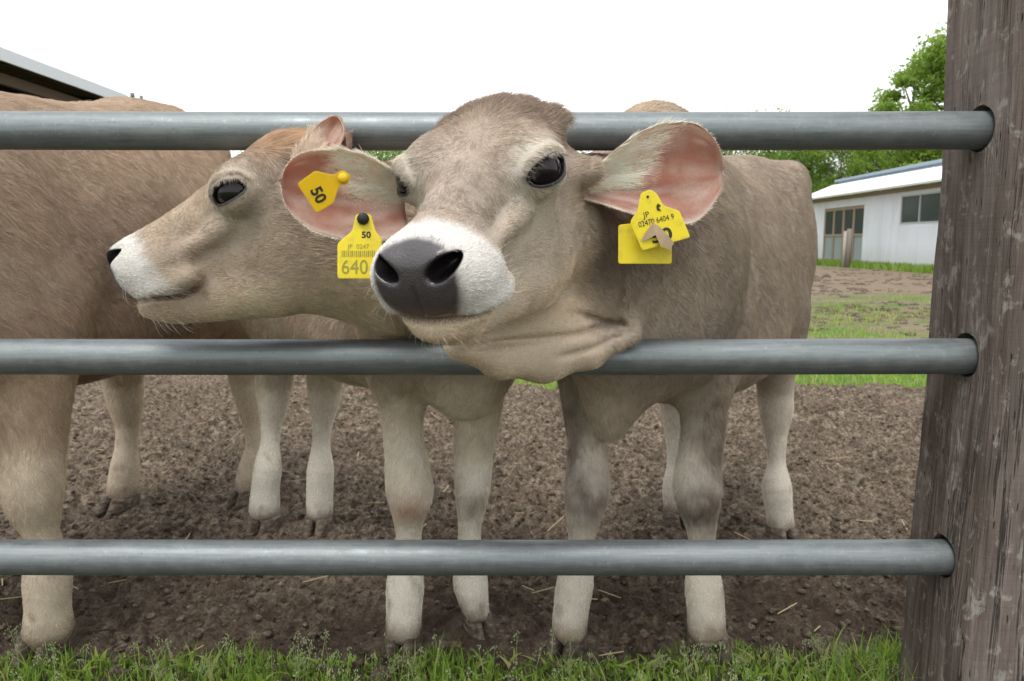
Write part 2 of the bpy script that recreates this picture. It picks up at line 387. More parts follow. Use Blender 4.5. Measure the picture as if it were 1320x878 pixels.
class Calf:
    def __init__(c, F0, fwd, sc, O, n, roll, hs, legs, neck, extra=None, cell=.0052, slim=1.0, lift=0.0, rump=0.0, kh=.045, es=.0130):
        c.kh = kh; c.es = es; c.F0 = np.array([F0[0], F0[1], 0.]); c.fwd = unit([fwd[0], fwd[1], 0]); c.side = np.array([-c.fwd[1], c.fwd[0], 0.])
        c.slim = slim; c.lift = lift; c.sc = sc; c.T = torso_tables(sc, slim, lift, rump); c.legs = legs; c.neck = neck; c.extra = extra or []
        n = unit(n); u = unit(np.array([0, 0, 1.]) - n[2] * n); s = np.cross(n, u)
        cr, sr = math.cos(roll), math.sin(roll); s, u = s * cr + u * sr, u * cr - s * sr
        c.HM = np.array([s, n, u]); c.O = np.asarray(O, float); c.hs = hs; c.cell = cell
    def head_local(c, P): return ((P - c.O.astype(np.float32)) @ c.HM.T.astype(np.float32)) / c.hs
    def head_world(c, L): return c.O + (np.asarray(L) * c.hs) @ c.HM
    def body_local(c, P):
        q = P - c.F0; return q @ c.fwd, q @ c.side, P[:, 2]
    def sdf(c, P, head_only=False):
        P = P.astype(np.float32); L = c.head_local(P)
        rl = np.linalg.norm(L - np.array([0, .03, 0], np.float32), axis=1); dh = (rl - .26) * c.hs + .05
        hm = rl < .36; dh[hm] = head_sdf(L[hm], c.es) * c.hs
        a, b, z = c.body_local(P)
        sc = c.sc
        d = loft(a.astype(np.float32), b.astype(np.float32), z, c.T, 2.2)
        B = np.c_[a, np.abs(b), z].astype(np.float32) / sc
        d = smin(d, sc * ell(B, (.02, .105, .78), (.12, .075, .20)), .06)          # shoulder
        d = smin(d, sc * ell(B, (-.70, .105 * c.slim, .80), (.15, .090, .20)), .07)         # haunch
        d = smin(d, sc * ell(B, (-.60, .13 * c.slim, .62 + c.lift), (.10, .070 * c.slim, .11)), .06)          # stifle
        d = smin(d, sc * ell(B, (-.74, .13, .985), (.07, .035, .045)), .05)        # hip point
        d = smin(d, sc * ell(B, (-.30, .0, .60 + c.lift), (.28, .19 * c.slim, .12)), .06)            # belly
        d = d + .004 * sc * np.exp(-((a / sc + .47) / .06) ** 2) * sstep(.5, .9, z / sc) + .011 * sc * np.exp(-((a / sc + .185 - .12 * (z / sc - .7)) / .035) ** 2) * sstep(.5, .65, z / sc) * sstep(1.02, .9, z / sc)
        for (p0, p1, r0, r1, k) in c.neck: d = smin(d, cone(P, p0, p1, r0, r1), k)
        for leg in c.legs:
            J = leg['j']; xy = P[:, :2] - leg['c'].astype(np.float32)
            bx = np.maximum(np.abs(xy) - leg['h'].astype(np.float32), 0); far = np.sqrt((bx ** 2).sum(1)); up = np.maximum(P[:, 2] - leg['top'], 0)
            far = np.sqrt(far ** 2 + up ** 2) + .001; m = far < .10
            if not m.any(): continue
            Q = P[m]; dl = None
            for i in range(len(J) - 1):
                e = cone(Q, J[i][0], J[i + 1][0], J[i][1], J[i + 1][1])
                dl = e if dl is None else smin(dl, e, .005)
            d[m] = smin(d[m], dl, .05)
        d = smin(d, dh, c.kh * c.hs)
        for e in c.extra: d = e(c, P, d)
        return d
    def grad(c, P, e=.0012):
        K = np.array([[1, -1, -1], [-1, -1, 1], [-1, 1, -1], [1, 1, 1]], float)
        g = np.zeros((len(P), 3)); v = 0
        for k in K: x = c.sdf(P + k * e); g += k * x[:, None]; v = v + x
        g = g / (4 * e); return v / 4, g
    def project(c, P, it=2, lim=.004):
        for _ in range(it):
            v, g = c.grad(P); gn = np.einsum('ij,ij->i', g, g) + 1e-3
            st = np.clip(v / np.sqrt(gn), -lim, lim); P = P - g / np.sqrt(gn)[:, None] * st[:, None]
        _, g = c.grad(P); return P, unit(g)
    def mesh(c, refine=2):
        pts = [c.F0 + c.fwd * x * c.sc + c.side * y + np.array([0, 0, z]) for x in (.34, -1.02) for y in (-.3, .3) for z in (.02, 1.18 * c.sc)]
        pts += [c.head_world((x, y, z)) for x in (-.14, .14) for y in (-.18, .25) for z in (-.17, .17)]
        for l in c.legs: pts += [j[0] + s_ for j in l['j'] for s_ in (-.1, .1)]
        pts = np.array(pts); lo, hi = pts.min(0) - .04, pts.max(0) + .04; lo[2] = max(lo[2], -.02)
        cs = c.cell; K = 8; N = (np.ceil((hi - lo) / (cs * K)).astype(int)) + 1
        gx = [lo[i] + (np.arange(N[i]) + .5) * cs * K - cs * .5 for i in range(3)]
        C = np.stack(np.meshgrid(*gx, indexing='ij'), -1).reshape(-1, 3)
        dc = c.sdf(C).reshape(N)
        V = np.repeat(np.repeat(np.repeat(dc, K, 0), K, 1), K, 2).astype(np.float32)
        act = np.argwhere(np.abs(dc) < cs * K * 1.25)
        off = np.stack(np.meshgrid(*[np.arange(K)] * 3, indexing='ij'), -1).reshape(-1, 3)
        for s0 in range(0, len(act), 1500):
            I = (act[s0:s0 + 1500, None, :] * K + off[None]).reshape(-1, 3)
            V[I[:, 0], I[:, 1], I[:, 2]] = c.sdf(lo + I * cs)
        S = V < 0; n = V.shape
        cnt = np.zeros((n[0] - 1, n[1] - 1, n[2] - 1), np.int8); cor = [(i, j, k) for i in (0, 1) for j in (0, 1) for k in (0, 1)]
        for (i, j, k) in cor: cnt += S[i:n[0] - 1 + i, j:n[1] - 1 + j, k:n[2] - 1 + k]
        A = np.argwhere((cnt > 0) & (cnt < 8)); idx = np.full(cnt.shape, -1, np.int32); idx[A[:, 0], A[:, 1], A[:, 2]] = np.arange(len(A))
        cv = {k_: V[A[:, 0] + k_[0], A[:, 1] + k_[1], A[:, 2] + k_[2]] for k_ in cor}
        acc = np.zeros((len(A), 3)); nc = np.zeros(len(A))
        for p in cor:
            for ax in range(3):
                if p[ax] == 0:
                    q = list(p); q[ax] = 1; q = tuple(q); va, vb = cv[p], cv[q]; m = (va < 0) != (vb < 0)
                    t = np.where(m, va / np.where(m, va - vb, 1), 0); pt = np.tile(np.array(p, float), (len(A), 1)); pt[:, ax] += t
                    acc += pt * m[:, None]; nc += m
        P = lo + (A + acc / nc[:, None]) * cs
        Q = []
        for ax in range(3):
            sl0 = [slice(1, -1)] * 3; sl1 = [slice(1, -1)] * 3; sl0[ax] = slice(0, -1); sl1[ax] = slice(1, None)
            a_, b_ = S[tuple(sl0)], S[tuple(sl1)]; E = np.argwhere(a_ != b_); fl = a_[E[:, 0], E[:, 1], E[:, 2]]
            base = E.copy()
            for o in range(3):
                if o != ax: base[:, o] += 1
            o1, o2 = [(1, 2), (2, 0), (0, 1)][ax]; q = []
            for (x, y) in ((1, 1), (0, 1), (0, 0), (1, 0)):
                w_ = base.copy(); w_[:, o1] -= x; w_[:, o2] -= y; q.append(idx[w_[:, 0], w_[:, 1], w_[:, 2]])
            q = np.stack(q, 1); q[~fl] = q[~fl][:, ::-1]; Q.append(q)
        Q = np.concatenate(Q); Q = Q[(Q >= 0).all(1)]
        # keep the component that belongs to the animal (drop stray bits) by projection only
        P, _ = c.project(P, 2)
        T = np.concatenate([Q[:, [0, 1, 2]], Q[:, [0, 2, 3]]])
        for lev in range(refine):
            L = c.head_local(P); 
            if lev == 0: m = (L[:, 1] > -.16) & (np.abs(L[:, 0]) < .13) & (np.abs(L[:, 2]) < .17) & (L[:, 1] < .26)
            else:
                q = L.copy(); q[:, 0] = np.abs(q[:, 0])
                m = (np.linalg.norm(q - EYE_C, axis=1) < .046) | ((L[:, 1] > .085) & (L[:, 2] < .07) & (L[:, 2] > -.085) & (L[:, 1] < .25) & (np.abs(L[:, 0]) < .1))
            P, T = refine_tris(P, T, m); P, _ = c.project(P, 2, .003)
        P, Nn = c.project(P, 1, .002)
        return P, T, Nn
def refine_tris(P, T, m):
    E = np.concatenate([T[:, [0, 1]], T[:, [1, 2]], T[:, [2, 0]]]); Es = np.sort(E, 1)
    key = Es[:, 0].astype(np.int64) * len(P) + Es[:, 1]; u, first, inv = np.unique(key, return_index=True, return_inverse=True)
    a, b = Es[first, 0], Es[first, 1]; mk = m[a] & m[b]
    mid = np.full(len(u), -1, np.int64); mid[mk] = len(P) + np.arange(mk.sum())
    P2 = np.concatenate([P, (P[a[mk]] + P[b[mk]]) * .5]); n = len(T)
    M = np.stack([mid[inv[:n]], mid[inv[n:2 * n]], mid[inv[2 * n:]]], 1); c = (M >= 0).sum(1); out = [T[c == 0]]
    t, q = T[c == 3], M[c == 3]; out += [np.stack(x, 1) for x in ((t[:, 0], q[:, 0], q[:, 2]), (q[:, 0], t[:, 1], q[:, 1]), (q[:, 2], q[:, 1], t[:, 2]), (q[:, 0], q[:, 1], q[:, 2]))]
    for r in range(3):
        s = (c == 1) & (M[:, r] >= 0); t, q = np.roll(T[s], -r, 1), M[s, r]
        out += [np.stack((t[:, 0], q, t[:, 2]), 1), np.stack((q, t[:, 1], t[:, 2]), 1)]
        s = (c == 2) & (M[:, r] < 0); t = np.roll(T[s], -r, 1); q = np.roll(M[s], -r, 1)      # edge 0-1 unmarked
        out += [np.stack((t[:, 0], t[:, 1], q[:, 1]), 1), np.stack((t[:, 0], q[:, 1], q[:, 2]), 1), np.stack((q[:, 2], q[:, 1], t[:, 2]), 1)]
    return P2, np.concatenate(out)

# ------------------------------------------------------------------ colours of coat and skin
WHITE = np.array([.57, .55, .52]); DARKN = np.array([.052, .046, .048]); PINK = np.array([.54, .335, .27])
def paint(c, P, Nn, st):
    L = c.head_local(P); s, n, u = np.abs(L[:, 0]), L[:, 1], L[:, 2]; a, b, z = c.body_local(P); sc = c.sc
    inhead = (sstep(-.20, -.12, n) if 'neck' not in st else sstep(-.150, -.105, n + .012 * np.clip(u / .1, -1, 1))) * (np.linalg.norm(L, axis=1) < .36)
    nz = fbm(P, 9, 3, 3); nf = fbm(P, 45, 3, 9); nz2 = fbm(P, 4, 3, 17)
    col = np.tile(np.array(st['base']), (len(P), 1))
    col = lerp3(col, st['dark'], np.clip(.35 + .55 * nz2 + .25 * nf, 0, 1) * st.get('darkamt', .6))
    col = lerp3(col, st['warm'], np.clip(.5 * nz - .1 + .3 * nf, 0, 1) * .6)
    zz = z / sc + .05 * nz
    col = lerp3(col, st['belly'], sstep(.66, .50, zz) * (1 - inhead) * .75)
    col = lerp3(col, st['leg'], sstep(.50, .34, zz) * (1 - inhead) * (.9 - .15 * np.clip(nf, 0, 1)))
    if 'neck' in st: col = lerp3(col, st['neck'], sstep(-.42, -.30, n + .03 * nz) * sstep(-.085, -.135, n + .01 * nz) * sstep(-.22, -.12, u) * sstep(.70, .77, P[:, 2]) * .95)  # darker neck: shade of the recess behind the jaw put into the coat colour
    col = lerp3(col, (.17, .12, .085), sstep(.35, .95, fbm(P * np.array([1, 1, .5]), 42, 4, 61)) * sstep(.42, .1, z) * .40)
    col = lerp3(col, (.20, .145, .10), sstep(.10, .03, z + .02 * nf) * .75)
    for (cc, rr, cl, am) in st.get('spots', []):
        q = (P - cc) / rr; col = lerp3(col, cl, np.clip(np.exp(-(q ** 2).sum(1)) * am * (1 + .4 * nf), 0, 1) * (1 - inhead))
    # head
    h = np.tile(np.array(st['face']), (len(P), 1))
    h = lerp3(h, st['dark'], np.clip(.28 + .7 * nz2 + .5 * nf, 0, 1) * st.get('facedark', .5))
    h = lerp3(h, st['warm'], np.clip(.9 * nz, 0, 1) * .5)
    h = lerp3(h, np.array(st['eyering']) * .95, np.exp(-((s - .075) / .03) ** 2 - ((n - .03) / .035) ** 2 - ((u - .025) / .03) ** 2) * .6)
    h = lerp3(h, st['cheek'], sstep(.04, -.05, u + .03 * nz) * .8)
    h = lerp3(h, st['jaw'], sstep(-.05, -.11, u + .02 * nz) * .85)
    h = lerp3(h, st['poll'], sstep(.085, .125, u + .01 * nz) * sstep(-.01, -.07, n) * st.get('pollamt', .4))
    de = ell(np.c_[s, n, u].astype(np.float32), EYE_C + EYE_OUT * .012, (.034, .026, .03), EYE_M)
    h = lerp3(h, st['eyering'], np.exp(-(np.maximum(de - .004, 0) / .014) ** 2) * .65)
    op = ell(np.c_[s, n, u].astype(np.float32), EYE_C + EYE_OUT * .0215 - EYE_M[1] * .0015, (.0262, c.es, .030), EYE_M)
    duct = np.exp(-((np.c_[s, n, u] - (EYE_C + EYE_OUT * .018 + EYE_M[0] * .030)) ** 2).sum(1) / .008 ** 2)
    rim = np.clip(sstep(.0055, .0028, op) + .8 * duct, 0, 1)
    h = lerp3(h, (.018, .014, .014), rim)
    wz = n - .30 * u + .004 * nf + .007 * nz
    wm = sstep(.108 + st.get('white', .006), .136 + st.get('white', .006), wz + .004 * fbm(P, 120, 2, 5)) * sstep(-.060, -.050, u - (mouth_u(n) + .052) + .002 * nf)
    h = lerp3(h, WHITE, wm * .95)
    chin = sstep(.085, .12, n) * sstep(-.047, -.055, u - (mouth_u(n) + .050))
    h = lerp3(h, st['chin'], chin * .6)
    mline = np.exp(-((u - mouth_u(n)) / .0035) ** 2) * sstep(.095, .11, n)
    h = lerp3(h, (.16, .075, .05), np.clip(mline, 0, 1) * .75)
    pad = ell(np.c_[s * (1 - 3.2 * np.clip(u - .01, -.03, .03)), n, u].astype(np.float32), (0, .194, .000), (.050, .046, .052))
    pm = sstep(.0052, -.0035, pad + .0022 * nf + .0015 * nz) * sstep(-.046, -.038, u)
    h = lerp3(h, DARKN * (1.25 if st.get('lightpad') else 1), pm)
    h = lerp3(h, (.13, .085, .070), pm * sstep(-.012, -.038, u) * .8)
    nos = ell(np.c_[s, n, u].astype(np.float32), (.0335, .188, .019), (.0205, .034, .0135), NOS_M)
    h = lerp3(h, (.012, .009, .010), sstep(.0015, -.002, nos) )
    col = col * (1 - inhead[:, None]) + h * inhead[:, None]
    gloss = inhead * np.clip(pm * .75 + rim * .6, 0, 1)
    dens = 1 - inhead * np.clip(pm + rim + sstep(.003, 0, nos) * (n > .15), 0, 1)
    hlen = (.018 - .0080 * inhead * sstep(-.14, .0, n)) * np.where(n > .1, .75, 1)
    hlen = hlen * (1 + .8 * sstep(-.01, -.08, n) * sstep(.06, .1, u) * inhead) * (1 - .4 * sstep(.35, .15, z) * (1 - inhead))
    hlen = hlen * (1 + st.get('shag', 0) * (1 - inhead) * sstep(.35, .5, z) * np.clip(.5 + nz, 0, 1.4))
    if 'throat' in st: hlen = hlen * (1 - .62 * np.exp(-(((P - st['throat'][0]) / st['throat'][1]) ** 2).sum(1)))
    # hair lies away from the forehead whorl, back along the jaw and neck, back and down on the trunk
    wh = c.head_world((0, -.005, .115)); dw = unit(P - wh)
    back = -c.HM[1] * 1.0 - c.HM[2] * .35
    kf = sstep(.02, .08, u)[:, None]
    hd = dw * kf + back[None] * (1 - kf) + np.where(n > .10, -.4, 0)[:, None] * c.HM[1]
    bd = -c.fwd * 1.0 + np.array([0, 0, -1.]) * (.6 + 1.6 * sstep(.75, .45, z / sc))[:, None]
    hd = hd * inhead[:, None] + bd * (1 - inhead[:, None])
    return np.clip(col, 0, 1), gloss, dens, hlen, hd

# ------------------------------------------------------------------ ears
def ear_mesh(B, T, N, ups, los, cup, st, nt_=46, nv=38, roll=1.0, thick=.0032, ld=.02):
    """ups/los: [(t, width)] either side of the line base->tip; the hollow faces N"""
    B, T = np.asarray(B, float), np.asarray(T, float); ax = unit(T - B); N = unit(np.asarray(N, float) - np.dot(N, ax) * ax)
    W = np.cross(N, ax); W = W if W[2] > 0 or abs(W[2]) < .3 and W[0] > 0 else -W
    t = np.sin(np.linspace(0, 1, nt_) * math.pi / 2) ** .85; v = np.linspace(-1, 1, nv); tt, vv = np.meshgrid(t, v, indexing='ij')
    def wprof(pr):
        X_, Y_ = table([p[0] for p in pr], [p[1] for p in pr], 200, 31); return np.interp(tt, X_, Y_) * np.sqrt(np.clip(1 - (np.maximum(tt - .72, 0) / .281) ** 2, 0, 1))
    wu = wprof(ups); wl = wprof(los); wid = np.where(vv > 0, wu, wl)
    av = np.abs(vv); cu = cup * (1 - .55 * tt)
    fwdo = cu * (av ** 2.2) * (1 - .0 * tt) + .012 * np.sin(tt * 3.1) * 0
    # ripples and ridges inside the ear
    rip = (.0022 * np.sin(vv * 9 + tt * 3) + .0014 * noise3(np.c_[tt.ravel() * 6, vv.ravel() * 9, 0 * tt.ravel()], 1.0, 5).reshape(tt.shape)) * np.sin(math.pi * np.clip(tt * 1.1, 0, 1)) * (1 - av ** 4)
    lat = vv * wid * (1 - .10 * roll * (1 - tt) * av)
    back = -ld * np.sin(math.pi * tt * .5) ** 2
    Pm = B + (tt * np.linalg.norm(T - B))[..., None] * ax + lat[..., None] * W + (fwdo + rip + back)[..., None] * N
    n = np.cross(np.gradient(Pm, axis=0), np.gradient(Pm, axis=1)); n = unit(n)
    if (n @ N).mean() < 0: n = -n
    th = thick * (1 - .55 * av ** 3)
    A = (Pm + n * (th * .5)[..., None]).reshape(-1, 3); Bk = (Pm - n * (th * .5)[..., None] - 0 * n).reshape(-1, 3)
    I = np.arange(nt_ * nv).reshape(nt_, nv); q = np.stack([I[:-1, :-1], I[1:, :-1], I[1:, 1:], I[:-1, 1:]], -1).reshape(-1, 4)
    fn = np.cross(A[q[:, 1]] - A[q[:, 0]], A[q[:, 3]] - A[q[:, 0]]).sum(0) @ N
    q = q if fn > 0 else q[:, ::-1]; m = nt_ * nv
    rim = list(I[:, 0]) + list(I[-1, 1:]) + list(I[::-1, -1][1:]) + list(I[0, ::-1][1:])
    rq = np.array([[rim[i], rim[(i + 1) % len(rim)], rim[(i + 1) % len(rim)] + m, rim[i] + m] for i in range(len(rim))])
    if fn > 0: rq = rq[:, ::-1] if False else rq
    Q = np.concatenate([q, q[:, ::-1] + m, rq]); V = np.concatenate([A, Bk]); NN = np.concatenate([n.reshape(-1, 3), -n.reshape(-1, 3)])
    tt, vv, av = tt.ravel(), vv.ravel(), av.ravel()
    nz = fbm(A, 40, 3, 5); nz1 = fbm(A, 14, 2, 8)
    inner = np.tile(np.array(st.get('earpink', PINK)), (m, 1))
    inner = lerp3(inner, (.66, .48, .40), np.clip(.3 + 1.3 * nz1, 0, 1) * .8)
    inner = lerp3(inner, (.42, .15, .10), np.clip(1.3 * nz, 0, 1) * .6)
    inner = lerp3(inner, (.33, .20, .15), sstep(.0, .6, vv) * sstep(.35, .55, tt) * .8)  # upper inside painted darker, shade of the hollow put into the skin colour
    fur = np.array(st['earfur'])
    sk = noise3(np.c_[tt * 5, vv * 5 + tt * 2, tt * 0], 1.0, 77) + .7 * noise3(np.c_[tt * 12, vv * 12, tt * 0], 1.0, 79)
    inner = lerp3(inner, (.74, .60, .53), sstep(.05, .8, sk) * .5); inner = lerp3(inner, (.46, .15, .10), sstep(-.1, -.9, sk) * .45)
    inner = lerp3(inner, fur * 1.1, sstep(.68, .36, tt + .20 * (-vv) + .10 * nz) * sstep(-.45, -.10, vv + .12 * nz) * .95)
    inner = lerp3(inner, fur * 1.05, sstep(.86, .97, av + .02 * nz) * .9); inner = lerp3(inner, fur, sstep(.95, 1.0, tt) * .9)
    outer = np.tile(np.array(st['earback']), (m, 1)); outer = lerp3(outer, st['dark'], np.clip(nz, 0, 1) * .4)
    col = np.concatenate([inner, outer])
    furm = np.clip(sstep(.68, .36, tt + .20 * (-vv) + .10 * nz) * sstep(-.45, -.10, vv + .12 * nz) + sstep(.84, .93, av) + sstep(.93, 1, tt), 0, 1)
    dens = np.concatenate([.08 + 1.7 * furm, np.full(m, .45)])
    hlen = np.concatenate([.005 + .013 * sstep(.62, .32, tt + .22 * (-vv)) * sstep(-.3, .1, vv), np.full(m, .009)])
    hd = ax[None] * 1.0 + W[None] * (np.sign(np.r_[vv, vv]) * .5 * sstep(.7, 1, np.abs(np.r_[vv, vv])))[:, None] + N[None] * .25 - W[None] * .25
    tri = np.concatenate([Q[:, [0, 1, 2]], Q[:, [0, 2, 3]]])
    return dict(P=V, T=tri, N=NN, col=col, gloss=np.zeros(2 * m), thin=np.ones(2 * m), dens=dens, hlen=hlen, hd=hd)

def add_hair(name, P, T, Nn, col, dens, hlen, hd, number, parent, wid=.00028, lift=.20, seed=1, boost=None):
    g = np.random.default_rng(seed)
    a, b, c = P[T[:, 0]], P[T[:, 1]], P[T[:, 2]]
    ar = np.linalg.norm(np.cross(b - a, c - a), axis=1) * .5
    ctr = (a + b + c) / 3; tn = unit(Nn[T].mean(1)); view = unit(np.array([0, 0, H]) - ctr)
    vis = .12 + .88 * sstep(-.35, -.05, np.einsum('ij,ij->i', tn, view))       # thinner coat on the far side
    wgt = ar * dens[T].mean(1) * vis * (boost(ctr) if boost else 1)
    cs = np.cumsum(wgt); f = np.searchsorted(cs, g.random(number) * cs[-1]); f = np.minimum(f, len(T) - 1)
    r1, r2 = g.random(number), g.random(number); sw = r1 + r2 > 1; r1[sw], r2[sw] = 1 - r1[sw], 1 - r2[sw]; r0 = 1 - r1 - r2
    B = lambda X: X[T[f, 0]] * r0[:, None] + X[T[f, 1]] * r1[:, None] + X[T[f, 2]] * r2[:, None]
    root = B(P); n = unit(B(Nn)); cl = B(col); ln = B(hlen[:, None])[:, 0] * g.uniform(.55, 1.25, number); d = B(hd)
    k = np.stack([noise3(root, 38, 21), noise3(root, 38, 33), noise3(root, 38, 45)], 1)
    k2 = np.stack([noise3(root, 130, 51), noise3(root, 130, 63), noise3(root, 130, 75)], 1)
    d = unit(d) + .45 * k + .35 * k2 + g.normal(0, .10, (number, 3))
    d = unit(d - n * np.einsum('ij,ij->i', d, n)[:, None])
    lf = lift * (1 + .5 * noise3(root, 60, 5))[:, None] + g.normal(0, .06, (number, 1)); ln = ln[:, None]
    K = 4; pts = np.empty((number, K, 3), np.float32)
    for i in range(K):
        s = i / (K - 1)
        pts[:, i] = root - n * .0006 + ln * (d * s * (1 - .08 * s) + n * (lf * s * (1 - .45 * s)))
    lum = np.clip(cl.mean(1) / .5, 0, 1); br = (1 + (.24 * noise3(root, 70, 91) + .24 * noise3(root * np.array([1, 1, .6]), 190, 13) + g.normal(0, .14, number)) * (1 - .65 * lum))[:, None]
    cl = np.clip(cl * br * 1.45, 0, .93)
    hc = bpy.data.hair_curves.new(name); hc.add_curves([K] * number)
    hc.attributes['position'].data.foreach_set('vector', pts.ravel()) if 'position' in hc.attributes else hc.points.foreach_set('position', pts.ravel())
    ra = hc.attributes.get('radius') or hc.attributes.new('radius', 'FLOAT', 'POINT')
    rr = np.tile(np.array([1, .85, .6, .12]) * wid, number) * np.repeat(g.uniform(.7, 1.3, number), K)
    ra.data.foreach_set('value', rr.astype(np.float32))
    ca = hc.attributes.new('hcol', 'FLOAT_COLOR', 'CURVE'); ca.data.foreach_set('color', np.c_[cl, np.ones(number)].astype(np.float32).ravel())
    hc.materials.append(M_HAIR)
    o = bpy.data.objects.new(name, hc); link(o, parent); o['kind'] = 'stuff'
    return o

def eyeball(c, root):
    for sg in (-1, 1):
        e = EYE_C * np.array([sg, 1, 1]); cw = c.head_world(e); r = EYE_R * c.hs; mb = MB(); V = []; Fc = []; nu, nv = 32, 20
        for i in range(nv + 1):
            for j in range(nu):
                th, ph = math.pi * i / nv, 2 * math.pi * j / nu
                V.append(cw + r * np.array([math.sin(th) * math.cos(ph), math.sin(th) * math.sin(ph), math.cos(th)]))
        for i in range(nv):
            for j in range(nu): Fc.append((i * nu + j, i * nu + (j + 1) % nu, (i + 1) * nu + (j + 1) % nu, (i + 1) * nu + j))
        mb.add(V, Fc); ob = mb.build('eye', M_EYE, root, True)
        # lashes: curved flat hairs along the upper lid
        mb = MB(); g = random.Random(3 + sg)
        ax = [v * np.array([sg, 1, 1]) for v in EYE_M]
        for k in range(70):
            a = math.pi * (.08 + .84 * (k + g.random()) / 70)
            p0 = e + ax[2] * (.0265 - .006 * abs(math.cos(a))) + ax[0] * .0265 * math.cos(a) + ax[1] * .0125 * math.sin(a)
            dr = ax[2] * 1.0 + ax[0] * (.4 * math.cos(a) + g.uniform(-.12, .12)) + ax[1] * (.10 + g.uniform(-.15, .15))
            Lh = g.uniform(.010, .017); pr = []
            for q in range(4):
                s = q / 3; pr.append(c.head_world(p0 + dr * Lh * s + np.array([0, 0, -1]) * Lh * .55 * s * s))
            wv = (ax[0] * .00022) @ c.HM
            V = []; 
            for q, p in enumerate(pr): ww = wv * (1 - q / 3.2); V += [p - ww, p + ww]
            mb.add(V, [(0, 1, 3, 2), (2, 3, 5, 4), (4, 5, 7, 6)])
        o2 = mb.build('eyelashes', M_LASH, ob); o2['kind'] = 'stuff'
M_LASH = mat('eyelash_hair', (.05, .04, .035), .5)

def hoof(c, foot, toe, wpx, root, hgt=.052, ln=None, mt=None):
    """two claws side by side, pointed towards toe (horizontal unit vector)"""
    toe = unit([toe[0], toe[1], 0]); sd = np.array([-toe[1], toe[0], 0]); V = []; Fc = []; W = wpx * .5; ln = ln or wpx * 1.15
    mb = MB()
    for sg in (-1, 1):
        rings = []; Vv = []
        for (z, k, fw) in ((0.0, 1.06, .012), (hgt * .30, 1.05, .008), (hgt * .7, .96, .0), (hgt, .95, -.006), (hgt * 1.12, .80, -.010)):
            for j in range(16):
                a = 2 * math.pi * j / 16; x = math.cos(a); y = math.sin(a)
                ex = (abs(x) ** .8) * math.copysign(1, x); ey = (abs(y) ** .8) * math.copysign(1, y)
                tip = 1 - .35 * max(x, 0)
                p = foot + toe * (ex * ln * .5 * k + fw + ln * .05) + sd * (sg * W * .52 + ey * W * .50 * k * tip - sg * .12 * W * max(x, 0)) + np.array([0, 0, z - .006])
                Vv.append(p)
        Q = []
        for i in range(4):
            for j in range(16): Q.append((i * 16 + j, i * 16 + (j + 1) % 16, (i + 1) * 16 + (j + 1) % 16, (i + 1) * 16 + j))
        Q += [tuple(range(16))[::-1], tuple(range(64, 80))]
        mb.add(Vv, Q)
    return mb.build('hoof', mt or M_HOOF, root, True)

def leg(rows, Yf, toe, foot=None, lean=0.0):
    """rows: (px centre, py, px width[, dY]) from top to fetlock; Yf distance of the foot"""
    J = []
    for r in rows:
        Y = Yf + (r[3] if len(r) > 3 else 0.0); p = at(r[0], r[1], Y); J.append((p, r[2] * .5 * mpp(Y + (H - p[2]) * ST / CT * 1)))
    w = rows[-1][2] * mpp(Yf + .1)
    p = np.array([j[0] for j in J]); r = np.array([j[1] for j in J]) * .95 - .0012
    s = np.r_[0, np.cumsum(np.linalg.norm(np.diff(p, axis=0), axis=1))]; q = np.linspace(0, s[-1], 34)
    k = np.array([.25, .5, .25]); rs = np.interp(q, s, r); kk = np.ones(11) / 11; sm = np.convolve(np.pad(rs, 5, mode='edge'), kk, 'valid'); r = np.interp(s, q, rs * (rs / sm) ** .6)
    X = np.stack([np.interp(q, s, p[:, i]) for i in range(3)] + [np.interp(q, s, r)], 1)
    for _ in range(1): X[1:-1] = X[:-2] * .25 + X[1:-1] * .5 + X[2:] * .25
    return legbox(dict(j=[(x[:3], float(x[3])) for x in X], foot=foot, toe=toe, w=w))
def legbox(l):
    a = np.array([np.r_[p[:2] - r, p[:2] + r] for p, r in l['j']]); lo, hi = a[:, :2].min(0), a[:, 2:].max(0)
    l['c'] = (lo + hi) / 2; l['h'] = (hi - lo) / 2; l['top'] = max(p[2] + r for p, r in l['j']); return l

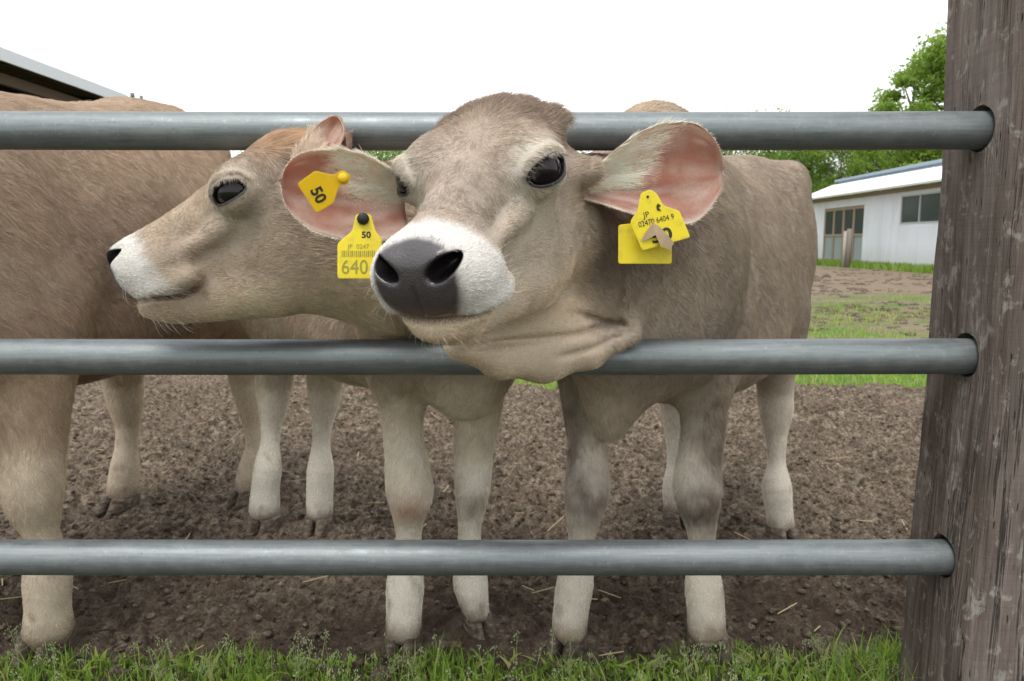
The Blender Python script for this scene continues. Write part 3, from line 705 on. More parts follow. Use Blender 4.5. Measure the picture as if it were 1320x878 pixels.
def build_calf(c, style, ears, label, nm, hair=(0, 0), refine=2, hooves=True):
    import time; t0 = time.time()
    P, T, Nn = c.mesh(refine)
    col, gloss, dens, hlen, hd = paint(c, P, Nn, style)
    root = empty('calf', (float(c.F0[0]), float(c.F0[1]), 0), label, 'calf', 'calves standing behind the pipe fence')
    parts = [dict(P=P, T=T, N=Nn, col=col, gloss=gloss, dens=dens, hlen=hlen, hd=hd)] + ears
    V, TT, CC, GG, NN, DD, LL, HH = [], [], [], [], [], [], [], []; o = 0; TH = np.concatenate([q.get('thin', np.zeros(len(q['P']))) for q in parts])
    for q in parts:
        V.append(q['P']); TT.append(q['T'] + o); CC.append(q['col']); GG.append(q['gloss']); NN.append(q['N']); DD.append(q['dens']); LL.append(q['hlen']); HH.append(q['hd']); o += len(q['P'])
    V, TT, CC, GG, NN, DD, LL, HH = map(np.concatenate, (V, TT, CC, GG, NN, DD, LL, HH))
    mesh_np('body', V, TT, M_SKIN, root, True, CC, {'gloss': GG, 'thin': TH})
    eyeball(c, root)
    for l in c.legs:
        if l.get('foot') is not None: hoof(c, np.array(l['foot']) + .008 * unit([l['toe'][0], l['toe'][1], 0]), l['toe'], l['w'] * 1.0, root, hgt=.043, ln=l['w'] * 1.25)
    if HAIR and hair[0]:
        def inh(X): L = c.head_local(X); return (L[:, 1] > -.17) & (np.linalg.norm(L, axis=1) < .36)
        add_hair('coat_hair', V, TT, NN, CC, DD, LL, HH, hair[0], root, seed=int(o) % 97, boost=lambda X: np.where(inh(X), hair[1], 1.0), wid=hair[2])
    if HAIR and hair[0] and refine:
        L = c.head_local(V); mz = sstep(.10, .13, L[:, 1]) * sstep(.03, -.02, L[:, 2]) * (L[:, 1] < .3) * DD * (np.abs(L[:, 0]) < .1)
        add_hair('whiskers', V, TT, NN, np.tile([.5, .46, .40], (len(V), 1)), mz + 1e-9, np.full(len(V), .022), HH, 130, root, wid=.00016, lift=1.1, seed=5)
    print('calf', nm, len(V), len(TT), round(time.time() - t0, 1))
    return root
# ------------------------------------------------------------------ calf 1: head over the middle rail, body going back to the right
def mk_head_O(px, py, Y, n, roll, hs, loc):
    n = unit(n); u = unit(np.array([0, 0, 1.]) - n[2] * n); s = np.cross(n, u)
    cr, sr = math.cos(roll), math.sin(roll); s, u = s * cr + u * sr, u * cr - s * sr
    return at(px, py, Y) - (np.array(loc) * hs) @ np.array([s, n, u])
DOWN = np.array([0, 0, -1.])
S1 = dict(base=(.35, .288, .228), dark=(.19, .15, .118), warm=(.36, .28, .20), belly=(.44, .37, .29), leg=(.63, .58, .51), face=(.40, .335, .28),
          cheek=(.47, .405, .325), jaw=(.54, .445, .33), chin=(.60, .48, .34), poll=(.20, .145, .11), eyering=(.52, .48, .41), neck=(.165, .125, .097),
          earfur=(.66, .59, .51), earback=(.38, .31, .25), darkamt=.6, pollamt=.85, facedark=.52)
n1 = np.array([-.347, -.885, -.368])
hs1 = 1.02
O1 = mk_head_O(616, 222, .94, n1, R(-2), hs1, (0, -.004, .064))
f1a, f1b = ground(733, 833), ground(911, 832); h1a, h1b = ground(872, 672), ground(1006, 694)
F1 = (f1a + f1b) / 2; Hm1 = (h1a + h1b) / 2; fw1 = unit(F1 - Hm1)
legs1 = [
    leg([(750, 420, 80, .06), (752, 490, 66, .03), (753, 524, 58, .02), (758, 576, 52, .01), (757, 636, 57), (752, 665, 46), (750, 692, 34), (746, 720, 38), (741, 755, 49), (736, 785, 46), (734, 808, 47)], f1a[1] - .02, (-.45, -1), f1a),
    leg([(915, 420, 84, .06), (912, 490, 66, .03), (910, 524, 58, .02), (903, 580, 56, .01), (898, 632, 62), (903, 668, 44), (905, 700, 33), (906, 725, 38), (907, 755, 49), (910, 786, 48), (911, 809, 50)], f1b[1] - .02, (.05, -1), f1b),
    leg([(985, 400, 80, -.10), (1000, 455, 56, -.03), (999, 500, 46, .03), (1000, 530, 42, .03), (1000, 558, 29, .03), (1001, 597, 22, .02), (1001, 629, 37), (1004, 655, 34), (1006, 672, 36)], h1b[1], (.1, -1), h1b),
    leg([(860, 420, 70, -.10), (866, 470, 44, .0), (868, 520, 38, .05), (870, 560, 24, .04), (871, 600, 22, .02), (871, 625, 34), (872, 650, 34)], h1a[1], (.1, -1), h1a)]
nk0 = O1 + (np.array([0, -.075, -.005]) * hs1) @ np.array([np.cross(unit(n1), [0, 0, 1]), unit(n1), [0, 0, 1]])
sh1 = F1 + fw1 * .02 + np.array([0, 0, .84]); mid1 = at(765, 310, 1.24)
neck1 = [(nk0, mid1, .078, .116, .05), (mid1, sh1, .120, .165, .08), (at(735, 385, 1.18), F1 + fw1 * .10 + np.array([0, 0, .70]), .055, .11, .08)]
def dewlap1(c, P, d):
    # loose throat skin lying over the middle rail, towards the camera
    A = [at(592, 446, .975), at(645, 461, 1.03), at(700, 464, 1.08), at(758, 453, 1.12), at(814, 434, 1.16)]
    Rr = [.018, .026, .029, .023, .009]; dd = None
    for i in range(4):
        e = cone(P, A[i], A[i + 1], Rr[i], Rr[i + 1]); dd = e if dd is None else smin(dd, e, .02)
    dd = smin(dd, ell(P, at(690, 425, 1.09), (.075, .05, .045)), .05)
    d = smin(d, dd, .05)
    # brisket hanging between the forelegs
    d = smin(d, ell(P, F1 + fw1 * .09 + np.array([-.03, 0, .585]), (.045, .07, .115)), .05)
    # folds of skin running from throat to neck
    A0, A1 = at(690, 425, 1.10), at(815, 432, 1.16)
    d = smin(d, ell(P, F1 + fw1 * (-.03) + np.array([.0, 0, 1.035]), (.085, .085, .075)), .05)      # withers
    XZ = P[:, [0, 2]]
    for (pl, am, sg) in (([(592, 448, .97), (640, 444, 1.0), (690, 436, 1.05), (745, 427, 1.10), (800, 416, 1.14)], .0075, .0065),
                         ([(705, 458, 1.07), (760, 447, 1.11), (812, 428, 1.15)], .0045, .005), ([(722, 398, 1.08), (765, 410, 1.11), (806, 420, 1.15)], .0060, .006)):
        q = np.array([at(*p)[[0, 2]] for p in pl], np.float32); dd = None
        for i in range(len(q) - 1):
            ba = q[i + 1] - q[i]; t = np.clip((XZ - q[i]) @ ba / (ba @ ba), 0, 1); e = np.linalg.norm(XZ - q[i] - t[:, None] * ba, axis=1)
            dd = e if dd is None else np.minimum(dd, e)
        fade = sstep(q[0, 0], q[0, 0] + .03, P[:, 0]) * sstep(1.24, 1.18, P[:, 1])
        d = d + am * np.exp(-(dd / sg) ** 2) * fade
    for k, x in enumerate((752, 764, 776)):       # wrinkles behind the cheek under the ear
        dist = cone(P, at(x, 205, 1.02), at(x + 3, 300, 1.04), 0.0, 0.0); d = d + .004 * np.exp(-(dist / .005) ** 2)
    return d
S1['spots'] = [(at(757, 640, f1a[1] - .05), .045, (.11, .078, .056), .9), (at(738, 550, f1a[1]-.02), np.array([.030, .06, .17]), (.16, .12, .092), .9),
               (at(903, 655, f1b[1] - .05), .05, (.10, .070, .05), .95), (at(918, 560, f1b[1]-.03), np.array([.04, .06, .16]), (.17, .13, .10), .9),
               (at(742, 765, f1a[1]), .035, (.30, .24, .18), .7), (at(908, 765, f1b[1]), .04, (.24, .19, .14), .75),
               (at(733, 812, f1a[1]-.03), .03, (.24, .17, .12), .8), (at(911, 815, f1b[1]-.03), .03, (.22, .16, .12), .8), (F1 + np.array([0, 0, 1.13]), .09, (.40, .31, .22), .8),
               (at(700, 450, 1.05), .10, (.58, .50, .43), .9), (at(780, 432, 1.13), np.array([.07, .07, .035]), (.48, .40, .33), .55)]
S1['throat'] = (at(725, 448, 1.09), np.array([.15, .12, .06]))
c1 = Calf(F1, fw1, 1.03, O1, n1, R(-2), hs1, legs1, neck1, [dewlap1], kh=.022, es=.0138)
m1 = mpp(1.06)
earR1 = ear_mesh(at(744, 246, 1.05), at(936, 222, 1.055), (-.18, -1, -.1), [(0, .015), (.25, 46 * m1), (.42, 64 * m1), (.58, 71 * m1), (.74, 68 * m1), (.86, 68 * m1), (1, 68 * m1)],
                 [(0, .010), (.15, 22 * m1), (.3, 36 * m1), (.5, 50 * m1), (.68, 60 * m1), (.8, 58 * m1), (1, 46 * m1)], .030, S1)
m2 = mpp(1.0)
earL1 = ear_mesh(at(522, 254, 1.03), at(363, 236, .95), (.25, -1, -.05), [(0, .020), (.18, 32 * m2), (.38, 48 * m2), (.58, 50 * m2), (.76, 44 * m2), (1, 44 * m2)],
                 [(0, .050), (.18, 60 * m2), (.38, 66 * m2), (.58, 62 * m2), (.72, 56 * m2), (.85, 48 * m2), (1, 48 * m2)], .035, S1)
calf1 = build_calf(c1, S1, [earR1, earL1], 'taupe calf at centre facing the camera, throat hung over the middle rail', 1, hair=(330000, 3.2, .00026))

# ------------------------------------------------------------------ calf 2: head in profile to the left
S2 = dict(base=(.40, .33, .25), dark=(.24, .185, .14), warm=(.44, .34, .24), belly=(.56, .50, .41), leg=(.66, .62, .55), face=(.35, .285, .225),
          cheek=(.38, .31, .23), jaw=(.46, .39, .27), chin=(.56, .44, .33), poll=(.42, .27, .165), eyering=(.40, .35, .28),
          earfur=(.58, .50, .42), earback=(.42, .34, .27), darkamt=.4, facedark=.5, pollamt=.75, shag=.7, white=.022, earpink=np.array([.50, .37, .29]))
n2 = np.array([-.91, -.35, -.295])
hs2 = 1.005
O2 = mk_head_O(310, 246, 1.08, n2, R(0), hs2, (-.08, -.004, .064))
f2a, f2b = ground(521, 829), ground(614, 808); h2a, h2b = ground(343, 680), ground(411, 682)
F2 = (f2a + f2b) / 2; Hm2 = (h2a + h2b) / 2; fw2 = unit(F2 - Hm2)
legs2 = [
    leg([(515, 430, 80, .06), (512, 488, 66, .03), (517, 524, 54, .02), (521, 576, 52, .01), (529, 636, 60), (527, 665, 42), (527, 690, 34), (524, 720, 40), (522, 757, 50), (521, 786, 46), (520, 808, 47)], f2a[1] - .02, (-.05, -1), f2a),
    leg([(612, 430, 84, .06), (618, 488, 72, .03), (616, 524, 64, .02), (611, 576, 52, .01), (609, 636, 44), (606, 665, 34), (605, 690, 30), (605, 720, 36), (606, 752, 46), (610, 772, 38), (614, 786, 36)], f2b[1] - .02, (.55, -1), f2b),
    leg([(372, 400, 80, -.12), (356, 450, 52, -.03), (354, 490, 46, .03), (352, 515, 40, .03), (350, 545, 28, .03), (348, 570, 24, .02), (345, 605, 36), (342, 630, 36), (341, 655, 40)], h2a[1], (-.1, -1), h2a),
    leg([(425, 400, 80, -.12), (420, 450, 50, -.03), (419, 490, 46, .03), (418, 515, 40, .03), (416, 545, 27, .03), (414, 570, 23, .02), (413, 608, 34), (412, 635, 34), (412, 658, 35)], h2b[1], (-.05, -1), h2b)]
bk = lambda l: O2 + (np.array(l) * hs2) @ c2HM
c2HM = Calf(F2, fw2, 1, O2, n2, 0, hs2, [], []).HM
sh2 = F2 + fw2 * .04 + np.array([0, 0, .80]); md2 = at(510, 322, 1.24)
neck2 = [(bk((0, -.085, 0)), md2, .100, .118, .05), (md2, sh2, .118, .155, .08), (at(520, 370, 1.24), F2 + fw2 * .10 + np.array([0, 0, .70]), .05, .10, .07)]
def ext2(c, P, d):
    return smin(d, ell(P, F2 + fw2 * .10 + np.array([0, 0, .62]), (.07, .07, .11)), .06)
S2['spots'] = [(at(527, 655, f2a[1] - .05), .04, (.36, .22, .13), .75), (at(611, 650, f2b[1] - .05), .03, (.22, .16, .12), .7)]
c2 = Calf(F2, fw2, .98, O2, n2, 0, hs2, legs2, neck2, [ext2], slim=.78, lift=.055, es=.0122)
m3 = mpp(1.05)
ear2a = ear_mesh(at(402, 226, 1.10), at(428, 147, 1.10), (-.45, -.89, .05), [(0, .018), (.3, .024), (.6, .025), (.82, .022), (1, .016)], [(0, .020), (.3, .033), (.6, .034), (.82, .028), (1, .020)], .024, S2, roll=.3)
ear2b = ear_mesh(at(432, 240, 1.19), at(440, 172, 1.15), (-.5, -.8, .05), [(0, .018), (.3, .026), (.6, .026), (.82, .018), (1, .005)], [(0, .016), (.3, .022), (.6, .022), (.82, .016), (1, .005)], .03, S2, roll=.5)
calf2 = build_calf(c2, S2, [ear2a, ear2b], 'beige calf with its head in profile to the left and an orange forehead tuft', 2, hair=(270000, 2.6, .00028))

# ------------------------------------------------------------------ calf 3: large brown one at the left edge
S3 = dict(base=(.41, .32, .24), dark=(.23, .165, .118), warm=(.47, .365, .265), belly=(.36, .26, .175), leg=(.54, .47, .37), face=(.35, .25, .17),
          cheek=(.40, .29, .20), jaw=(.46, .36, .26), chin=(.56, .44, .33), poll=(.30, .18, .11), eyering=(.45, .36, .28),
          earfur=(.58, .50, .42), earback=(.36, .26, .19), darkamt=.55, facedark=.5, shag=.5)
f3a = ground(62, 832); f3b = f3a + np.array([-.30, .05, 0]); h3a, h3b = ground(158, 652), ground(317, 645)
F3 = (f3a + f3b) / 2; Hm3 = (h3a + h3b) / 2; fw3 = unit(F3 - Hm3)
dx3 = -.30
def shift(l, v, foot): return legbox(dict(j=[(p + v, r) for p, r in l['j']], foot=foot, toe=l['toe'], w=l['w']))
lf3 = leg([(40, 400, 130, .10), (44, 488, 90, .04), (43, 530, 84, .02), (42, 576, 76, .01), (41, 632, 74), (47, 665, 56), (54, 688, 44), (58, 715, 48), (61, 745, 58), (62, 785, 54), (62, 808, 60)], f3a[1] - .02, (.1, -1), f3a)
legs3 = [lf3, shift(lf3, f3b - f3a, f3b),
    leg([(300, 400, 90, -.10), (312, 450, 48, -.02), (316, 490, 40, .03), (322, 520, 34, .03), (326, 545, 25, .03), (327, 575, 20, .02), (322, 608, 30), (318, 628, 30)], h3b[1], (-.3, -1), h3b),
    leg([(150, 400, 100, -.10), (157, 450, 60, -.02), (158, 488, 50, .03), (162, 520, 42, .03), (165, 550, 30, .03), (163, 575, 28, .02), (161, 605, 36), (158, 632, 38)], h3a[1], (-.25, -1), h3a)]
n3 = np.array([-.85, -.35, -.35]); O3 = F3 + np.array([-.38, -.02, 1.10])
neck3 = [(O3 + np.array([.07, .03, .02]), F3 + fw3 * .10 + np.array([0, 0, .92]), .11, .17, .08)]
def ext3(c, P, d): return smin(d, ell(P, F3 + fw3 * .02 + np.array([0, 0, .70]), (.20, .20, .30)), .08)
S3['spots'] = [(at(175, 370, 1.75), np.array([.10, .25, .16]), (.17, .115, .078), .75), (at(60, 330, 1.4), np.array([.14, .2, .2]), (.46, .37, .28), .6), (at(230, 200, 2.0), .16, (.44, .345, .26), .6)]
c3 = Calf(F3, fw3, 1.13, O3, n3, 0, 1.08, legs3, neck3, [ext3], cell=.0065, rump=.07, lift=-.03, slim=1.06)
e3 = [ear_mesh(c3.head_world((sg * .10, -.11, .05)), c3.head_world((sg * .25, -.13, .04)), (-.6, -.8, 0), [(0, .02), (.3, .045), (.6, .055), (.85, .035), (1, .005)], [(0, .02), (.3, .035), (.6, .045), (.85, .03), (1, .005)], .03, S3) for sg in (-1, 1)]
calf3 = build_calf(c3, S3, e3, 'big brown calf at the left edge, back above the top rail, head out of view', 3, hair=(290000, .5, .00032), refine=0)
# ------------------------------------------------------------------ fence
YF = 1.20
RZ = [at(640, 169.5, YF)[2], at(640, 460.5, YF)[2], at(640, 719, YF)[2]]
RR = .0295
words3 = [('topmost of the three grey pipe rails, running behind the calf heads', 'rail'), ('middle of the three grey pipe rails, under the calf throats', 'rail'), ('lowest of the three grey pipe rails, crossing the calf shins', 'rail')]
PX0 = .755
for i, z in enumerate(RZ):
    xs = np.linspace(-2.4, PX0 + .10, 60); mb = MB()
    mb.tube([(x, YF + .0012 * math.sin(x * 3 + i), z - .0022 * math.cos((x + .1) * 1.7) + .002) for x in xs], RR, 40)
    o = mb.build('pipe_rail', M_RAIL, None, True); tag(o, words3[i][0], 'rail', 'pipe rails of the fence')
    if 0:
        mb = MB(); x = at(828, 169, YF)[0]; mb.tube([(x - .008, YF, z), (x + .008, YF, z)], RR + .0008, 40); mb.build('joint_band', M_RAIL, o, True)
# the post
mb = MB(); S = .105; cy = YF + .015; nz_, na = 150, 26
prof = []
for (x0, y0, x1, y1) in ((-S, S, -S, -S), (-S, -S, S, -S), (S, -S, S, S), (S, S, -S, S)):
    for k in range(na): t = k / na; prof.append((x0 + (x1 - x0) * t, y0 + (y1 - y0) * t))
prof = np.array(prof); rr = np.linalg.norm(prof, axis=1); cut = S * 1.41 - .010
prof = prof * np.minimum(1, cut / rr)[:, None]
zz = np.linspace(-.15, 1.62, nz_); V = []
for z in zz: V += [(x + PX0 + S, y + cy, z) for x, y in prof]
V = np.array(V); nn = unit(np.c_[V[:, 0] - PX0 - S, V[:, 1] - cy, 0 * V[:, 0]])
V = V + nn * (.0035 * fbm(V * np.array([1, 1, .35]), 14, 3, 4) + .0022 * fbm(V * np.array([1, 1, .04]), 90, 2, 8))[:, None]
V[:, 0] += np.interp(V[:, 2], [.2, .31, .62, 1.0, 1.45], [-.022, -.018, -.008, -.015, -.026])        # not quite straight
n = len(prof); I = np.arange(nz_ * n).reshape(nz_, n); J = np.roll(I, -1, 1)
Q = np.stack([I[:-1], J[:-1], J[1:], I[1:]], -1).reshape(-1, 4)
Fc = [list(map(int, q)) for q in Q] + [list(map(int, I[0][::-1])), list(map(int, I[-1]))]
post = empty('fence_post', (PX0 + S, cy, 0), 'thick weathered square timber post at the right edge holding the three rails', 'post')
pm = mesh_np('timber', V, Fc, M_POST, post, True)
mbc = MB()
for z in RZ: mbc.tube([(PX0 - .2, YF, z + .004), (PX0 + .09, YF, z + .004)], .0365, 32)
cutr = mbc.build('cutter', M_POST)
md = pm.modifiers.new('holes', 'BOOLEAN'); md.object = cutr; md.operation = 'DIFFERENCE'; md.solver = 'EXACT'
dg = bpy.context.evaluated_depsgraph_get(); me = bpy.data.meshes.new_from_object(pm.evaluated_get(dg)); pm.modifiers.clear(); pm.data = me
bpy.data.objects.remove(cutr)
pm.data.materials.clear(); pm.data.materials.append(M_POST)
pm.data.set_sharp_from_angle(angle=R(45))

# ------------------------------------------------------------------ ground
def gheight(P3):
    cl = fbm(P3, 5.5, 3, 2); f = fbm(P3, 26, 3, 12); g = noise3(P3, 75, 6); b = np.abs(noise3(P3, 15, 31)); b2 = np.abs(noise3(P3, 31, 41)); b3 = np.abs(noise3(P3 + np.array([3.3, 1.7, 0]), 52, 47))
    return .012 * cl + .010 * np.maximum(f, -.5) + .003 * g + .034 * b + .030 * b2 + .018 * b3 - .044
def spaced(c, h, w0, n):
    t = np.linspace(-1, 1, n); return c + h * (w0 * t + (1 - w0) * t ** 3)
gx = np.concatenate([np.linspace(-5, -2.05, 60, endpoint=False), np.linspace(-2.05, 2.05, 460), np.linspace(2.05, 5, 61)[1:]])
gy = np.concatenate([np.linspace(-1.5, 1.15, 30, endpoint=False), 1.15 + (5.3 - 1.15) * (np.linspace(0, 1, 480) ** 1.25)])
X, Y = np.meshgrid(gx, gy, indexing='ij'); P3 = np.c_[X.ravel(), Y.ravel(), np.zeros(X.size)]
Z = gheight(P3)
edge = 4.35 + .8 * sstep(.3, -1.6, P3[:, 0]) + .22 * noise3(P3, 1.1, 5) + .10 * noise3(P3, 5, 15)
Z = Z - .13 * sstep(-.02, .35, P3[:, 1] - edge) + .012
for ft in (f1a, f1b, h1a, h1b, f2a, f2b, h2a, h2b, f3a, f3b, h3a, h3b):
    r = np.hypot(P3[:, 0] - ft[0], P3[:, 1] - ft[1]); Z = np.where(r < .12, Z * sstep(.035, .11, r) + .004 * (1 - sstep(.035, .11, r)), Z)
mud_dark = np.clip(sstep(2.3, 1.35, P3[:, 1] + .25 * noise3(P3, 2, 3)) * .55 + .5 * sstep(.1, -.6, fbm(P3, 5.5, 3, 2)) * .6, 0, .8)  # darker towards the fence; hollows darkened like occlusion, put into the colour
P3[:, 2] = Z
I = np.arange(X.size).reshape(X.shape); Q = np.stack([I[:-1, :-1], I[1:, :-1], I[1:, 1:], I[:-1, 1:]], -1).reshape(-1, 4)
tag(mesh_np('mud', P3, Q, M_MUD, None, True, None, {'mud_dark': mud_dark}), kind='structure', label='trampled brown mud of the paddock')
g2x = np.array([-900, -300, -100, -40, -15, -6, 0, 6, 15, 40, 100, 300, 900.]); g2y = np.array([-300, -60, -10, 0, 4, 8, 16, 30, 60, 120, 300, 1200.])
X2, Y2 = np.meshgrid(g2x, g2y, indexing='ij'); V = np.c_[X2.ravel(), Y2.ravel(), np.full(X2.size, -.055)]
I = np.arange(X2.size).reshape(X2.shape); Q = np.stack([I[:-1, :-1], I[1:, :-1], I[1:, 1:], I[:-1, 1:]], -1).reshape(-1, 4)
tag(mesh_np('ground', V, Q, M_FIELD, None, False), kind='structure', label='pasture running back to the sheds')
# loose clods
ico = [(0, -.526, .851), (0, .526, .851), (0, -.526, -.851), (0, .526, -.851), (-.851, 0, .526), (.851, 0, .526), (-.851, 0, -.526), (.851, 0, -.526), (-.526, .851, 0), (.526, .851, 0), (-.526, -.851, 0), (.526, -.851, 0)]
icf = [(0, 5, 1), (0, 1, 4), (0, 4, 10), (0, 10, 11), (0, 11, 5), (1, 5, 9), (1, 9, 8), (1, 8, 4), (4, 8, 6), (4, 6, 10), (10, 6, 2), (10, 2, 11), (11, 2, 7), (11, 7, 5), (5, 7, 9), (3, 9, 7), (3, 8, 9), (3, 6, 8), (3, 2, 6), (3, 7, 2)]
ico, icf = np.array(ico), np.array(icf)
nc = 16000
cy_ = 1.3 + 3.0 * rng.random(nc) ** 1.3; cx_ = (rng.random(nc) - .5) * 1.75 * (cy_ + .4)
sz = .003 + .009 * rng.random(nc) ** 3; cz = gheight(np.c_[cx_, cy_, 0 * cx_]) + .012
V = ico[None] * sz[:, None, None] * rng.uniform(.55, 1.2, (nc, 12, 1)) * np.array([1.2, 1, .7]) + np.stack([cx_, cy_, cz + sz * .3], 1)[:, None]
tag(mesh_np('soil_clods', V.reshape(-1, 3), (icf[None] + 12 * np.arange(nc)[:, None, None]).reshape(-1, 3), M_MUD, None, True, None, {'mud_dark': np.full(nc * 12, .2)}), kind='stuff', label='loose crumbs of soil lying over the mud')

# ------------------------------------------------------------------ grass
def m_leaf(name, stops, trans=.3, rough=.6, attr=True):
    m = mat(name, rough=rough, spec=.3); t = NT(m)
    a = t.n('ShaderNodeAttribute', attribute_name='tint').outputs['Fac']
    t.out(color=t.ramp(a, stops))
    tr = t.n('ShaderNodeBsdfTranslucent', {0: t.ramp(a, [(p, tuple(min(1, v * 1.3) for v in c)) for p, c in stops])})
    mx = t.n('ShaderNodeMixShader', {0: trans, 1: t.b.outputs[0], 2: tr.outputs[0]})
    t.t.links.new(mx.outputs[0], [x for x in t.t.nodes if x.type == 'OUTPUT_MATERIAL'][0].inputs[0]); return m
M_GRASS = m_leaf('grass_blade', [(0, (.08, .15, .022)), (.45, (.19, .31, .045)), (.8, (.33, .44, .08)), (1, (.44, .40, .20))], .45)
def blades(name, cx, cy, z0, hgt, wid, label, segs=3, lean=.5, tintb=None):
    n = len(cx); az = rng.random(n) * 6.283; ln = rng.random(n) * lean * hgt; fa = rng.random(n) * 6.283
    V = []; tn = []
    for k in range(segs + 1):
        s = k / segs; wv = wid * (1 - s ** 1.6) * .5
        x = cx + np.cos(az) * ln * s ** 1.8; y = cy + np.sin(az) * ln * s ** 1.8; z = z0 + hgt * s * (1 - .25 * s * ln / (hgt + 1e-6))
        V += [np.stack([x - np.cos(fa) * wv, y - np.sin(fa) * wv, z], 1), np.stack([x + np.cos(fa) * wv, y + np.sin(fa) * wv, z], 1)]
    V = np.stack(V, 1); K = 2 * (segs + 1); b = (np.arange(n) * K)[:, None]
    Q = np.concatenate([b + np.array([[2 * k, 2 * k + 1, 2 * k + 3, 2 * k + 2]]) for k in range(segs)])
    tb = rng.random(n) * .75 if tintb is None else tintb
    tb = np.where(rng.random(n) < .06, 1.0, tb)
    return tag(mesh_np(name, V.reshape(-1, 3), Q, M_GRASS, None, True, None, {'tint': np.repeat(tb, K)}), kind='stuff', label=label)
M_SEED0 = mat('seed_panicle', (.30, .36, .17), .7)
def gmask(x, y, lo, seed):
    q = np.c_[x, y, 0 * x]; return fbm(q, 3.5, 3, seed) > lo
n = 30000; gx_ = (rng.random(n) - .5) * 3.2; gy_ = .95 + .58 * rng.random(n) ** .7
lim = 1.397 + .05 * noise3(np.c_[gx_, gx_ * 0, gx_ * 0], 5, 3) + .05 * sstep(.1, .7, gx_) + .02 * rng.random(n)
m = gy_ < lim; gx_, gy_, lm = gx_[m], gy_[m], lim[m]
hh = (.012 + .056 * rng.random(len(gx_)) ** 2.6) * (.75 + .6 * sstep(-.3, .6, noise3(np.c_[gx_, gy_, gx_ * 0], 16, 14))) * (1 + .35 * noise3(np.c_[gx_, gy_, gx_ * 0], 7, 4)) * (1 + .55 * sstep(.45, .72, gx_)) * (.6 + .4 * sstep(0, .10, lm - gy_))
blades('grass', gx_, gy_, -.005, hh, .0022 + .0022 * rng.random(len(gx_)), 'strip of fresh green grass along the foot of the fence', 3, .9)
n = 2600; a_ = (rng.random(n) - .5) * 3.0; b_ = 1.15 + .27 * rng.random(n) ** .8
blades('ground_leaves', a_, b_, -.004, .012 + .022 * rng.random(n), .007 + .006 * rng.random(n), 'small broad leaves of low weeds among the grass', 3, 1.6, .45 + .45 * rng.random(n))
n = 150; mb = MB(); g_ = random.Random(4)
for k in range(n):
    b0 = np.array([g_.uniform(-1.25, .95), g_.uniform(1.22, 1.41), 0]); hg = g_.uniform(.035, .085); ln_ = np.array([g_.uniform(-.3, .3), g_.uniform(-.2, .2), 1]) * hg
    mb.tube([b0, b0 + ln_ * .5, b0 + ln_], [.0007, .0005, .0002], 3, False)
    for j in range(16):
        s_ = g_.uniform(.5, 1); a3 = g_.random() * 6.28; rr_ = (1.05 - s_) * .022 + .0015; e = b0 + ln_ * s_ + np.array([math.cos(a3) * rr_, math.sin(a3) * rr_, rr_ * .6])
        q_ = .0011; mb.add([e + np.array([q_, 0, 0]), e + np.array([0, 0, 2 * q_]), e - np.array([q_, 0, 0]), e - np.array([0, 0, 2 * q_])], [(0, 1, 2, 3)])
o = mb.build('meadow_seed_grass', M_SEED0); tag(o, 'fine seeding meadow grass through the strip', kind='stuff')
mb = MB()
for k in range(80):
    yy = 1.42 + 2.6 * g_.random() ** 1.3; b0 = np.array([g_.uniform(-.8, .8) * (yy + .3), yy, .0]); b0[2] = float(gheight(b0[None])[0]) + .024; a3 = g_.random() * 6.28; L_ = g_.uniform(.012, .05)
    mb.box(b0, (L_, .0012, .0008), Euler((g_.uniform(-.1, .1), g_.uniform(-.25, .25), a3)).to_matrix())
o = mb.build('straw', mat('straw_bits', (.42, .33, .19), .8)); tag(o, 'bits of straw strewn over the mud', kind='stuff')
# scattered sprigs in the mud edge, and the tufted pasture further back
n = 46000; gy_ = 4.0 + 9.0 * rng.random(n) ** 1.5; gx_ = (rng.random(n) - .5) * 2.2 * gy_
q = np.c_[gx_, gy_, 0 * gx_]; m = (fbm(q, .9, 4, 6) > .0) & (gy_ > 4.25 + .8 * sstep(.3, -1.6, gx_) + .2 * noise3(q, 1.1, 5)); gx_, gy_ = gx_[m], gy_[m]
blades('pasture_grass', gx_, gy_, -.06, .04 + .06 * rng.random(len(gx_)), .005 + .007 * rng.random(len(gx_)), 'patchy short grass of the pasture beyond the mud', 2, .8, .35 + .5 * rng.random(len(gx_)))
nf_ = 9000; a_ = 6.2 + 19 * rng.random(nf_) ** 1.2; b_ = (rng.random(nf_) - .25) * 1.5 * a_
q = np.c_[b_, a_, 0 * a_]; band = np.exp(-((a_ - 9.0 - .5 * noise3(q, .4, 8)) / 1.1) ** 2) + .45 * sstep(12, 14, a_) * (fbm(q, .8, 3, 19) > 0) + .25 * (fbm(q, 1.3, 3, 29) > .25)
m = rng.random(nf_) < band; a_, b_ = a_[m], b_[m]; nn_ = len(a_); sz = (.018 + .045 * rng.random(nn_) ** 2) * (a_ / 9) ** .5
V = ico[None] * sz[:, None, None] * rng.uniform(.5, 1.3, (nn_, 12, 1)) * np.array([1.6, 1.2, .55]) + np.stack([b_, a_, np.full(nn_, -.052)], 1)[:, None]
tag(mesh_np('field_clods', V.reshape(-1, 3), (icf[None] + 12 * np.arange(nn_)[:, None, None]).reshape(-1, 3), M_MUD, None, True, None, {'mud_dark': np.repeat(.35 * rng.random(nn_), 12)}), kind='stuff', label='dark churned clods in the pasture and before the shed')
